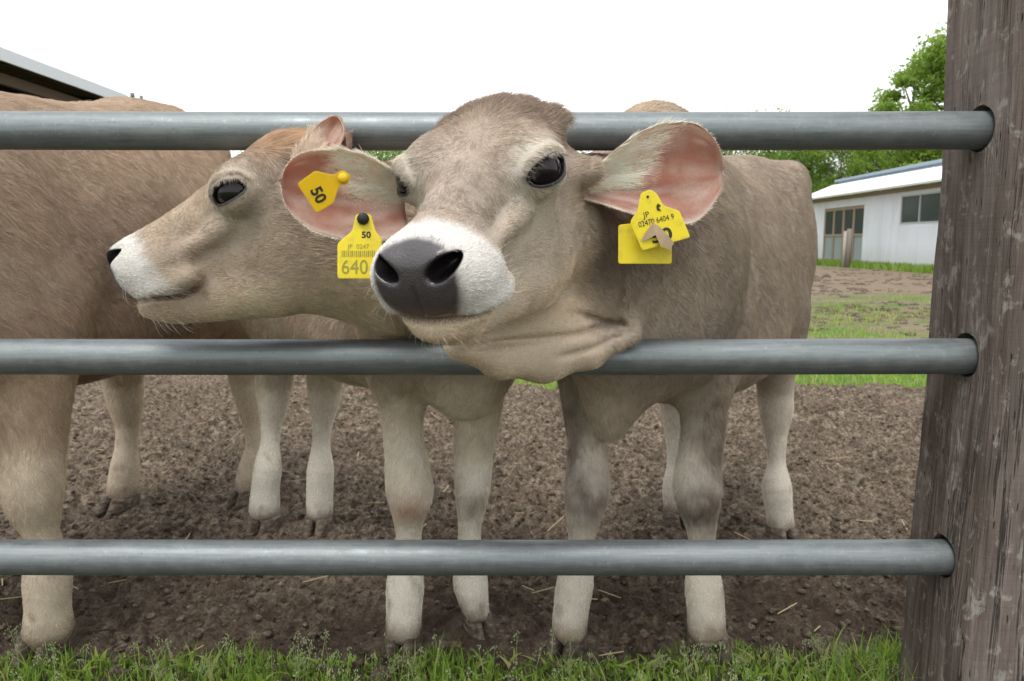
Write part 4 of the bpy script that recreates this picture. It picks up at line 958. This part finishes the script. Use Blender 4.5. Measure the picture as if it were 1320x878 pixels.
n = 5000; a_ = rng.uniform(18, 33, n); b_ = 12.9 - .9 * rng.random(n) ** 2.2; blades('wall_foot_grass', b_, a_, -.06, .10 + .22 * rng.random(n), .03 + .03 * rng.random(n), 'fringe of grass along the foot of the shed wall', 2, .7, .2 + .5 * rng.random(n))
# tall thin seed-heads (meadow grass) in the strip
def seedgrass(px, py, Y, hgt, seed, dense=34, col=None):
    g = random.Random(seed); mb = MB(); b0 = at(px, py, Y); b0[2] = 0
    tip = b0 + np.array([g.uniform(-.025, .025), g.uniform(-.02, .02), hgt]); pts = [b0 + (tip - b0) * s + np.array([.01 * math.sin(s * 3 + seed), 0, 0]) for s in np.linspace(0, 1, 6)]
    mb.tube(pts, [.0008, .0007, .0006, .0005, .0004, .0002], 5)
    for k in range(dense):
        s = .42 + .5 * g.random(); p = b0 + (tip - b0) * s + np.array([.01 * math.sin(s * 3 + seed), 0, 0]); a = g.random() * 6.28; r = (1.05 - s) * .055 * g.random() + .002
        e = p + np.array([math.cos(a) * r, math.sin(a) * r, r * .7]); mb.tube([p, e], [.0003, .0002], 3, False)
        mb.box(e, (.0007, .0007, .0014))
    o = mb.build('seed_grass', M_SEED); return o
M_SEED = mat('seed_head', (.22, .26, .11), .7)
sg = [(1292, 870, 1.00, .085), (1306, 872, 1.0, .10), (1318, 870, 1.0, .08), (745 / 1.0, 870, 1.3, .07), (540, 868, 1.32, .075), (497, 868, 1.3, .07), (255, 868, 1.3, .07), (210, 868, 1.31, .06), (1015, 865, 1.33, .075), (1085, 865, 1.33, .10), (955, 865, 1.34, .06), (845, 866, 1.33, .06), (380, 868, 1.31, .075), (20, 866, 1.33, .13), (1062, 865, 1.36, .09)]
sgl = ['beside the post foot, leftmost of three', 'beside the post foot, tallest of three', 'beside the post foot, at the frame edge', 'between the two front hooves of the taupe calf', 'right of the first front hoof of the beige calf', 'before the front hoof of the beige calf', 'in the grass between the left calves', 'right of the brown calf front hoof', 'right of the taupe calf outer hoof', 'left of the post, tallest there', 'next to the taupe calf outer hoof', 'left of the taupe calf outer hoof', 'below the hind legs of the beige calf', 'at the left edge before the brown calf', 'left of the post, shorter and further back']
for k, (a_, b_, c_, d_) in enumerate(sg):
    o = seedgrass(a_, b_, c_, d_, k); tag(o, 'thin pale seed head ' + sgl[k], 'grass stalk', 'seed heads in the grass strip')

# ------------------------------------------------------------------ trees beyond the field
M_LEAF = [m_leaf('tree_leaf', [(0, (.07, .13, .02)), (.5, (.13, .22, .035)), (1, (.21, .30, .06))], .5), m_leaf('tree_leaf_fresh', [(0, (.11, .19, .025)), (.5, (.19, .30, .045)), (1, (.30, .40, .08))], .55)]
M_BARK = mat('bark', (.10, .08, .06), .9)
def tree_proto(seed, h, wd, nleaf, ml, airy=1.0, low=.15):
    g = np.random.default_rng(seed)
    nb = 38; cl = []
    mb = MB(); mb.tube([(0, 0, 0), (.03 * h, 0, h * .3), (0, .03 * h, h * .6), (.0, .02 * h, h * .88)], [.028 * h, .02 * h, .013 * h, .003 * h], 8)
    for k in range(nb):
        z = h * (low + (.97 - low) * ((k + g.random()) / nb)); prof = math.sin(math.pi * min(1, max(.06, (z / h - low) / (1.0 - low)) ** .75)) ** .6
        a = g.random() * 6.283; r = wd * prof * g.uniform(.35, 1.0); c = np.array([math.cos(a) * r, math.sin(a) * r, z]); cl.append((c, wd * g.uniform(.16, .34) * airy))
        st_ = np.array([0, 0, max(h * .15, z - r * .8)]); mb.tube([st_, (st_ + c) / 2 + np.array([0, 0, -.02 * h]), c], [.008 * h, .005 * h, .001 * h], 5)
    V = []; per = nleaf // nb; tt = []
    for c, r in cl:
        d = g.normal(size=(per, 3)) * r * np.array([.62, .62, .40]) * g.uniform(.7, 1.3); p = c + d
        s = h * .0085 * g.uniform(.6, 1.5, (per, 1)); u_ = unit(g.normal(size=(per, 3))); v_ = unit(np.cross(u_, g.normal(size=(per, 3))))
        V.append(np.stack([p - u_ * s, p + v_ * s * .6, p + u_ * s, p - v_ * s * .6], 1)); tt.append(np.clip(g.random(per) * .7 + g.random() * .4, 0, 1))
    V = np.concatenate(V); tt = np.concatenate(tt); n = len(V)
    return V.reshape(-1, 3), np.arange(4 * n).reshape(n, 4), np.repeat(tt, 4), mb
protos = [(tree_proto(1, 7, 3.2, 22000, 0, 1.15, .08), 0), (tree_proto(2, 7, 2.8, 20000, 1, 1.1, .08), 1), (tree_proto(3, 6, 3.2, 20000, 0, 1.2, .04), 0), (tree_proto(5, 10, 3.0, 15000, 1, .62, .25), 1)]
pmesh = {}
def put_tree(i, x, y, sc, rz, label, group='trees along the far side of the field'):
    (V, Q, tt, mb), mi = protos[i]
    r = empty('tree', (x, y, -.02), label, 'tree', group); r.rotation_euler.z = rz; r.scale = (sc, sc, sc)
    if i not in pmesh:
        a = mesh_np('crown', V, Q, M_LEAF[mi], None, True, None, {'tint': tt}); b = mb.build('trunk', M_BARK, None, True); pmesh[i] = (a.data, b.data); a.parent = r; b.parent = r
    else:
        for nm_, d in zip(('crown', 'trunk'), pmesh[i]):
            o = bpy.data.objects.new(nm_, d); scene.collection.objects.link(o); o.parent = r
def tx(px, Y): return (px - 660) / F * Y
tl = [(1, 1166, 36, .98, 'tall airy bright green tree rising above the shed roof left of the post', 3), (2, 1212, 34, 1.02, 'tallest open-crowned tree, half behind the timber post', 3),
      (3, 1035, 46, 1.05, 'rounded green tree left end of the white shed, right beside the taupe calf rump', 0), (4, 1078, 44, 1.0, 'bright green tree behind the left part of the shed roof', 1),
      (5, 1120, 45, 1.12, 'dense dark tree behind the middle of the shed roof', 2), (6, 1160, 43, 1.1, 'bright green tree beneath the tall airy tree', 1), (7, 1205, 44, 1.15, 'dense tree behind the shed next to the timber post', 0),
      (8, 1262, 44, 1.2, 'broad green tree hidden mostly by the timber post', 2), (9, 990, 50, 1.05, 'green tree behind the taupe calf rump', 1), (10, 900, 52, 1.0, 'low tree behind the taupe calf back', 0),
      (11, 800, 52, 1.0, 'low tree behind the taupe calf neck', 2), (12, 700, 52, .98, 'low bushy tree behind the face of the taupe calf', 0), (13, 600, 52, .95, 'low tree behind the forehead of the taupe calf', 1),
      (14, 535, 50, .95, 'dark tree showing between ear and eye of the taupe calf', 2), (15, 480, 50, .95, 'bright tree showing above the left ear of the taupe calf', 1), (16, 425, 50, .95, 'low tree behind the ears of the beige calf', 0), (17, 350, 50, .9, 'low tree behind the beige calf forehead', 2), (18, 250, 52, .9, 'low tree behind the brown calf rump', 0)]
for k, px, Y, sc, lb, pi in tl: put_tree(pi, tx(px, Y), Y, sc * (1.24 if Y > 47 else 1), k * 1.7, lb)
# low hedge growth under the trees
hx = rng.uniform(-22, 34, 26000); hy = 47 + rng.uniform(-3, 6, 26000); hz = rng.random(26000) ** .8 * (2.6 + .8 * noise3(np.c_[hx, hx * 0, hx * 0], .35, 3)); s = .16
u_ = unit(rng.normal(size=(26000, 3))) * s; v_ = unit(rng.normal(size=(26000, 3))) * s * .7; p = np.c_[hx, hy, hz]
V = np.stack([p - u_, p - v_, p + u_, p + v_], 1).reshape(-1, 3)
tag(mesh_np('undergrowth', V, np.arange(4 * 26000).reshape(-1, 4), M_LEAF[0], None, True, None, {'tint': np.repeat(rng.random(26000), 4)}), kind='stuff', label='thick green undergrowth below the far trees')

# ------------------------------------------------------------------ white shed on the right
def m_board(name, color, scale, dirt=(.35, .33, .28)):
    m = mat(name, color, .55, 0, .3); t = NT(m)
    n1 = t.noise(t.coord('Object', (1, 1, .25)), 2.2, 5, .6); n2 = t.noise(t.coord('Object'), 9, 4, .6)
    z = t.n('ShaderNodeSeparateXYZ', {0: t.n('ShaderNodeTexCoord').outputs['Object']}).outputs[2]
    low = t.math('MULTIPLY', t.n('ShaderNodeMapRange', {0: z, 1: .8, 2: 0.0}).outputs[0], n2)
    c = t.mix(t.ramp(n1, [(.45, (0, 0, 0)), (.75, (.25, .25, .25))]), color, dirt)
    t.out(color=t.mix(t.math('MULTIPLY', low, .8, clamp=True), c, dirt)); return m
M_WALL = m_board('white_siding', (.70, .73, .78), 1); M_ROOFW = mat('pale_roof_sheet', (.82, .84, .86), .45); M_ROOFB = mat('blue_grey_roof', (.30, .37, .44), .5)
M_FRAME = mat('brown_door_frame', (.30, .23, .17), .6); M_GLASS = mat('window_glass', (.05, .06, .065), .12, 0, .5); M_ALU = mat('window_aluminium', (.5, .51, .52), .4, .3)
M_CURT = mat('frosted_panel', (.28, .33, .33), .35); M_OLDW = mat('old_grey_wood', (.20, .18, .15), .9)
XW = 13.0
shed = empty('shed', (XW, 24, 0), 'long low white shed with pale sloping roof between the taupe calf and the post', 'shed')
mb = MB()
y0, y1 = 12.0, 32.4
# wall with openings (doors Y 26.3-29.9 ; window Y 22.4-24.6) made of boxes butted together
def wallbox(ya, yb, za, zb): mb.box((XW + .09, (ya + yb) / 2, (za + zb) / 2), (.09, (yb - ya) / 2, (zb - za) / 2))
D0, D1, W0, W1 = 27.6, 31.1, 21.6, 25.0
wallbox(y0, W0, 0, 2.62); wallbox(W0, W1, 0, 1.45); wallbox(W0, W1, 2.38, 2.62); wallbox(W1, D0, 0, 2.62); wallbox(D0, D1, 2.22, 2.62); wallbox(D0, D1, 0, .06); wallbox(D1, y1, 0, 2.62)
mb.box((XW + 3.2, y1 + .09, 1.31), (3.2, .09, 1.31)); mb.box((XW + 3.2, y0 - .09, 1.31), (3.2, .09, 1.31))
wl = mb.build('wall', M_WALL, shed)
mbt = MB(); mbt.box((XW - .015, (y0 + y1) / 2, 2.57), (.012, (y1 - y0) / 2, .07)); mbt.build('eave_board', M_FRAME, shed)
# siding joints
mbj = MB()
for k in range(44):
    yy = y0 + .45 * k
    if yy < y1 and not (D0 < yy < D1) and not (W0 < yy < W1): mbj.box((XW - .004, yy, 1.24), (.004, .012, 1.22))
o = mbj.build('siding_battens', M_WALL, shed); o['kind'] = 'stuff'
def slab(P, th, name, m, parent):
    P = [np.array(p, float) for p in P]; nrm = unit(np.cross(P[1] - P[0], P[3] - P[0])); nrm = nrm if nrm[2] > 0 else -nrm
    q = MB(); q.add([p for p in P] + [p + nrm * th for p in P], [(0, 1, 2, 3)[::-1], (4, 5, 6, 7), (0, 1, 5, 4), (1, 2, 6, 5), (2, 3, 7, 6), (3, 0, 4, 7)]); return q.build(name, m, parent)
rf = slab([(XW - .55, y0 - .3, 2.60), (XW + 1.1, y0 - .3, 3.27), (XW + 1.1, y1 + .5, 3.27), (XW - .55, y1 + .5, 2.60)], .07, 'roof', M_ROOFW, shed); rf['label'] = 'pale white lower roof'
for k in range(46):
    yy = y0 + .42 * k + .1
    if yy < y1 + .4:
        q = MB(); a_ = np.array([XW - .55, yy, 2.672]); b_ = np.array([XW + 1.1, yy, 3.342]); q.tube([a_, b_], .014, 5); q.build('roof_rib', M_ROOFW, rf)
rf2 = slab([(XW + 1.0, y0 - .3, 3.42), (XW + 4.2, y0 - .3, 4.05), (XW + 4.2, y1 + .2, 4.05), (XW + 1.0, y1 + .2, 3.42)], .10, 'roof', M_ROOFB, shed); rf2['label'] = 'blue grey upper roof'
q = MB(); q.box((XW + 1.15, (y0 + y1) / 2, 3.36), (.05, (y1 - y0) / 2, .07)); q.build('roof_step', M_ROOFB, shed)
# sliding doors: four bays by two rows
dw = (D1 - D0) / 4
for k in range(4):
    ya = D0 + dw * k + .0; yb = ya + dw; dr = MB()
    for (a0, a1, b0_, b1_) in ((ya + .004, yb - .004, .06, .16), (ya + .004, yb - .004, 2.10, 2.21), (ya + .004, ya + .075, .16, 2.10), (yb - .075, yb - .004, .16, 2.10), (ya + .075, yb - .075, 1.08, 1.17)):
        dr.box((XW + .06, (a0 + a1) / 2, (b0_ + b1_) / 2), (.03, (a1 - a0) / 2, (b1_ - b0_) / 2))
    d_ = dr.build('door', M_FRAME, shed)
    for (za, zb, mm) in ((.16, 1.08, M_CURT), (1.17, 2.10, M_GLASS)):
        q = MB(); q.box((XW + .075, (ya + yb) / 2, (za + zb) / 2), (.006, dw / 2 - .076, (zb - za) / 2)); q.build('pane', mm, d_)
wf = MB(); wf.box((XW + .03, (W0 + W1) / 2, 1.47), (.045, (W1 - W0) / 2, .025)); wf.box((XW + .03, (W0 + W1) / 2, 2.36), (.045, (W1 - W0) / 2, .025))
for yy in (W0 + .03, (W0 + W1) / 2 + .55, (W0 + W1) / 2 - .6, W1 - .03): wf.box((XW + .03, yy, 1.915), (.04, .03, .42))
wo_ = wf.build('window', M_ALU, shed)
for (a0, a1) in ((W0 + .06, (W0 + W1) / 2 - .63), ((W0 + W1) / 2 - .57, (W0 + W1) / 2 + .52), ((W0 + W1) / 2 + .58, W1 - .06)):
    q = MB(); q.box((XW + .035, (a0 + a1) / 2, 1.915), (.006, (a1 - a0) / 2, .42)); q.build('pane', M_GLASS, wo_)
# leaning old posts before the shed
for (px, pyb, pyt, wpx, ln, lb) in ((1051, 340, 301, 6, .0, 'short grey wooden stake left of the shed doors'), (1092, 343, 295, 8, .06, 'grey wooden stake standing before the shed doors')):
    b = ground(px, pyb); Y = b[1]; t_ = at(px + ln * 60, pyt, Y); q = MB(); rr_ = wpx / 2 * Y / F; q.tube([b - np.array([0, 0, .2]), (b + t_) / 2 + np.array([.01, 0, 0]), t_], [rr_, rr_ * .95, rr_ * .85], 9)
    o = q.build('stake', M_OLDW, None, True); tag(o, lb, 'stake', 'old stakes before the shed')
b = ground(1087, 343); Y = b[1]; q = MB(); q.tube([b - np.array([0, 0, .1]), at(1090, 298, Y)], .06, 8); o = q.build('stake', mat('pale_wood', (.34, .31, .27), .8), None, True); tag(o, 'pale bleached wooden stake, close beside the grey one before the doors', 'stake', 'old stakes before the shed')

# ------------------------------------------------------------------ open barn on the left
M_DARKW = mat('barn_timber', (.09, .065, .045), .85); M_TRIM = mat('barn_fascia', (.62, .65, .68), .5, .1); M_DK = mat('barn_inner_wall', (.02, .018, .016), .9)
barn = empty('barn', (-10, 12, 0), 'open dark timber barn with pale roof edge behind the brown calf', 'barn')
XB = -8.4; ya, yb = 4.0, 16.6
slab([(XB, ya, 3.88), (XB, yb, 3.88), (XB - 4.5, yb, 4.75), (XB - 4.5, ya, 4.75)], .05, 'roof', M_TRIM, barn)
q = MB(); q.box((XB + .02, (ya + yb) / 2, 3.91), (.02, (yb - ya) / 2, .105), None); q.build('fascia', M_TRIM, barn)
for (dx, z, hh_) in ((-.35, 3.62, .09), (-.8, 3.30, .13)):
    q = MB(); q.box((XB + dx, (ya + yb) / 2, z), (.05, (yb - ya) / 2 - .05, hh_)); q.build('beam', M_OLDW if dx < -.5 else M_DARKW, barn)
for k in range(7): q = MB(); q.box((XB - .8, ya + .3 + 2.0 * k, 1.58), (.07, .07, 1.58)); q.build('barn_post', M_DARKW, barn)
for k in range(21):
    q = MB(); yy = ya + .3 + .6 * k; q.tube([(XB - .04, yy, 3.84), (XB - 4.4, yy, 4.66)], .04, 4); q.build('rafter', M_DARKW, barn)
q = MB(); q.box((XB - 4.56, (ya + yb) / 2, 2.3), (.05, (yb - ya) / 2, 2.3)); q.add([(XB - .05, yb - .1, 0), (XB - 4.5, yb - .1, 0), (XB - 4.5, yb - .1, 4.72), (XB - .05, yb - .1, 3.86), (XB - .05, yb - .02, 0), (XB - 4.5, yb - .02, 0), (XB - 4.5, yb - .02, 4.72), (XB - .05, yb - .02, 3.86)], [(0, 1, 2, 3), (4, 7, 6, 5), (0, 3, 7, 4), (0, 4, 5, 1), (1, 5, 6, 2), (2, 6, 7, 3)]); q.build('back_wall', M_DK, barn)
for (px, pyt, wp, lb) in ((170.5, 120, 5, 'small grey pole top beside the barn roof end, the taller one'), (182, 123.5, 4, 'small grey pole top beside the barn roof end, the shorter one')):
    t_ = at(px, pyt, 24); q = MB(); q.tube([(t_[0], 24, -.1), (t_[0], 24, t_[2])], .05, 8); q.tube([(t_[0], 24, t_[2] - .16), (t_[0], 24, t_[2])], wp * .5 * 24 / F, 10)
    o = q.build('pole', mat('pole_grey', (.16, .17, .17), .7), None, True); tag(o, lb, 'pole', 'pole tops beside the barn')

# ------------------------------------------------------------------ ear tags
M_YEL = mat('yellow_tag_plastic', (.72, .58, .02), .45, 0, .4); M_ORY = mat('deep_yellow_tag_plastic', (.74, .46, .01), .42, 0, .4); M_INK = mat('tag_ink', (.035, .03, .02), .6); M_BLK = mat('black_button', (.02, .02, .02), .4); M_FADE = mat('faded_ink', (.30, .26, .05), .6)
def m_tagdirt(m, amt):
    t = NT(m); base = tuple(m.node_tree.nodes['Principled BSDF'].inputs['Base Color'].default_value[:3]); co = t.coord()
    t.out(color=t.mix(t.ramp(t.noise(co, 70, 5, .65), [(.5, (0, 0, 0)), (.72, (amt,) * 3)]), base, (.36, .27, .08)))
m_tagdirt(M_YEL, .5); m_tagdirt(M_ORY, .25)
def ear_tag(poly, Y0, tilt, m, label, holes=None):
    """poly in photo pixels; tilt = (dY/dpx, dY/dpy) gives the plane"""
    cx = np.mean([p[0] for p in poly]); cyy = np.mean([p[1] for p in poly])
    pos = lambda x, y, o=0.0: at(x, y, Y0 + tilt[0] * (x - cx) + tilt[1] * (y - cyy) - o)
    # round the corners
    pts = []
    for i, p in enumerate(poly):
        a = np.array(poly[i - 1], float); b = np.array(p, float); c = np.array(poly[(i + 1) % len(poly)], float); r = min(3.5, np.linalg.norm(a - b) * .35, np.linalg.norm(c - b) * .35)
        pa = b + unit(a - b) * r; pc = b + unit(c - b) * r
        for s_ in (0, .33, .67, 1): pts.append((1 - s_) ** 2 * pa + 2 * s_ * (1 - s_) * b + s_ ** 2 * pc)
    n = len(pts); V = [pos(*p, .0008) for p in pts] + [pos(*p, -.0008) for p in pts]; q = MB(); cen = [pos(*p, .0010) for p in [np.array([cx, cyy]) + (np.array(p) - (cx, cyy)) * .96 for p in pts]]
    q.add(V + cen, [tuple(range(2 * n, 3 * n)), tuple(range(n, 2 * n))[::-1]] + [(i, (i + 1) % n, n + (i + 1) % n, n + i) for i in range(n)] + [(2 * n + i, 2 * n + (i + 1) % n, (i + 1) % n, i) for i in range(n)])
    root = empty('ear_tag', tuple(pos(cx, cyy)), label, 'ear tag', 'yellow ear tags')
    q.build('tag_plate', m, root); root['_'] = 0; del root['_']
    return root, pos
def lettering(root, pos, txt, px, py, size_px, ang, m=None, stretch=1.0, bold=0.0):
    cu = bpy.data.curves.new('t', 'FONT'); cu.body = txt; cu.align_x = 'CENTER'; cu.align_y = 'CENTER'; cu.size = 1.0; cu.offset = bold; cu.resolution_u = 3
    ob = bpy.data.objects.new('t', cu); scene.collection.objects.link(ob); me = bpy.data.meshes.new_from_object(ob.evaluated_get(bpy.context.evaluated_depsgraph_get()))
    bpy.data.objects.remove(ob); n = len(me.vertices); co = np.empty(n * 3); me.vertices.foreach_get('co', co); co = co.reshape(-1, 3)
    k = size_px / .72; ca, sa = math.cos(ang), math.sin(ang); x = co[:, 0] * k * stretch; y = co[:, 1] * k
    X_ = px + x * ca + y * sa; Y_ = py + x * sa - y * ca
    V = np.array([pos(a, b, .0015) for a, b in zip(X_, Y_)]); me.vertices.foreach_set('co', V.astype(np.float32).ravel()); me.update()
    me.materials.clear(); me.materials.append(m or M_INK); o = bpy.data.objects.new('lettering', me); link(o, root); return o
def disc(root, pos, px, py, r_px, th, m, name):
    q = MB(); a = pos(px, py, .0012); b = pos(px, py, .0012 + th); rr = r_px * mpp(a[1]); q.tube([a, a + (b - a) * .7, b], [rr, rr, rr * .8], 20); return q.build(name, m, root, True)
# upper tag in the left ear
r_, p_ = ear_tag([(383, 237), (406, 220), (430, 226), (442, 219), (452, 226), (449, 237), (437, 240), (430, 262), (408, 275)], .935, (.0002, .0002), M_ORY, 'small deep yellow ear tag reading 50 sideways, with a yellow stud')
lettering(r_, p_, '50', 410, 251.5, 15, R(62), bold=.03); disc(r_, p_, 442, 229.5, 6, .005, M_ORY, 'stud')
# barcode tag below it
r_, p_ = ear_tag([(459, 276), (478, 276), (484, 298), (492, 308), (492, 359), (435, 359), (435, 314), (454, 298)], .93, (.0002, -.0001), M_YEL, 'yellow ear tag with bar code and black button, partly behind the muzzle')
disc(r_, p_, 468, 282, 7.5, .006, M_BLK, 'button')
lettering(r_, p_, '50', 472, 303, 8, R(0), stretch=1.1, bold=.03); lettering(r_, p_, 'JP  0247', 462, 318, 6, 0, M_FADE); lettering(r_, p_, '640', 457, 345, 19, 0, M_FADE, .9)
q = MB()
for k in range(17):
    x = 441 + k * 2.6; wv = [.5, .9, .4, .7][k % 4]; q.add([p_(x - wv, 323, .0015), p_(x + wv, 323, .0015), p_(x + wv, 331, .0015), p_(x - wv, 331, .0015)], [(0, 1, 2, 3)])
o = q.build('bar_code', M_FADE, r_)
# blank tag behind, then the written one in the right ear
r_, p_ = ear_tag([(797, 290), (830, 286), (866, 318), (866, 340), (797, 340)], 1.005, (0, 0), M_YEL, 'plain blank yellow ear tag hanging behind the written one')
q = MB()
r_, p_ = ear_tag([(826, 249), (838, 244), (847, 250), (855, 265), (876, 272), (890, 306), (868, 312), (828, 323), (812, 286), (822, 271)], .985, (0, 0), M_YEL, 'yellow ear tag with JP, a long number and dried mud over its 50')
lettering(r_, p_, 'JP', 833, 277, 7.5, R(-14), M_INK); lettering(r_, p_, '02470 6404 9', 846, 284.5, 7.5, R(-14), M_INK, .82); lettering(r_, p_, '50', 853, 304, 16, R(-14), M_INK, 1.25, .03)
disc(r_, p_, 835, 253.5, 1.6, .001, M_BLK, 'pin_hole')
q = MB(); q.add([p_(x, y, .002) for x, y in ((848, 262), (852, 265), (849, 268), (853, 272), (847, 271), (846, 266))], [(0, 1, 2, 3, 4, 5)]); q.build('emblem', M_INK, r_)
q = MB(); q.add([p_(x, y, o_) for x, y, o_ in ((842, 287, .003), (850, 292, .006), (860, 302, .007), (869, 313, .005), (864, 322, .006), (852, 318, .009), (845, 303, .008), (836, 308, .004), (826, 312, .003), (832, 300, .003))], [(0, 1, 6), (1, 2, 6), (2, 5, 6), (2, 3, 5), (3, 4, 5), (0, 6, 7), (0, 7, 9), (7, 8, 9)])
q.build('dried_mud', mat('dried_brown_mud', (.34, .25, .16), .9), r_)
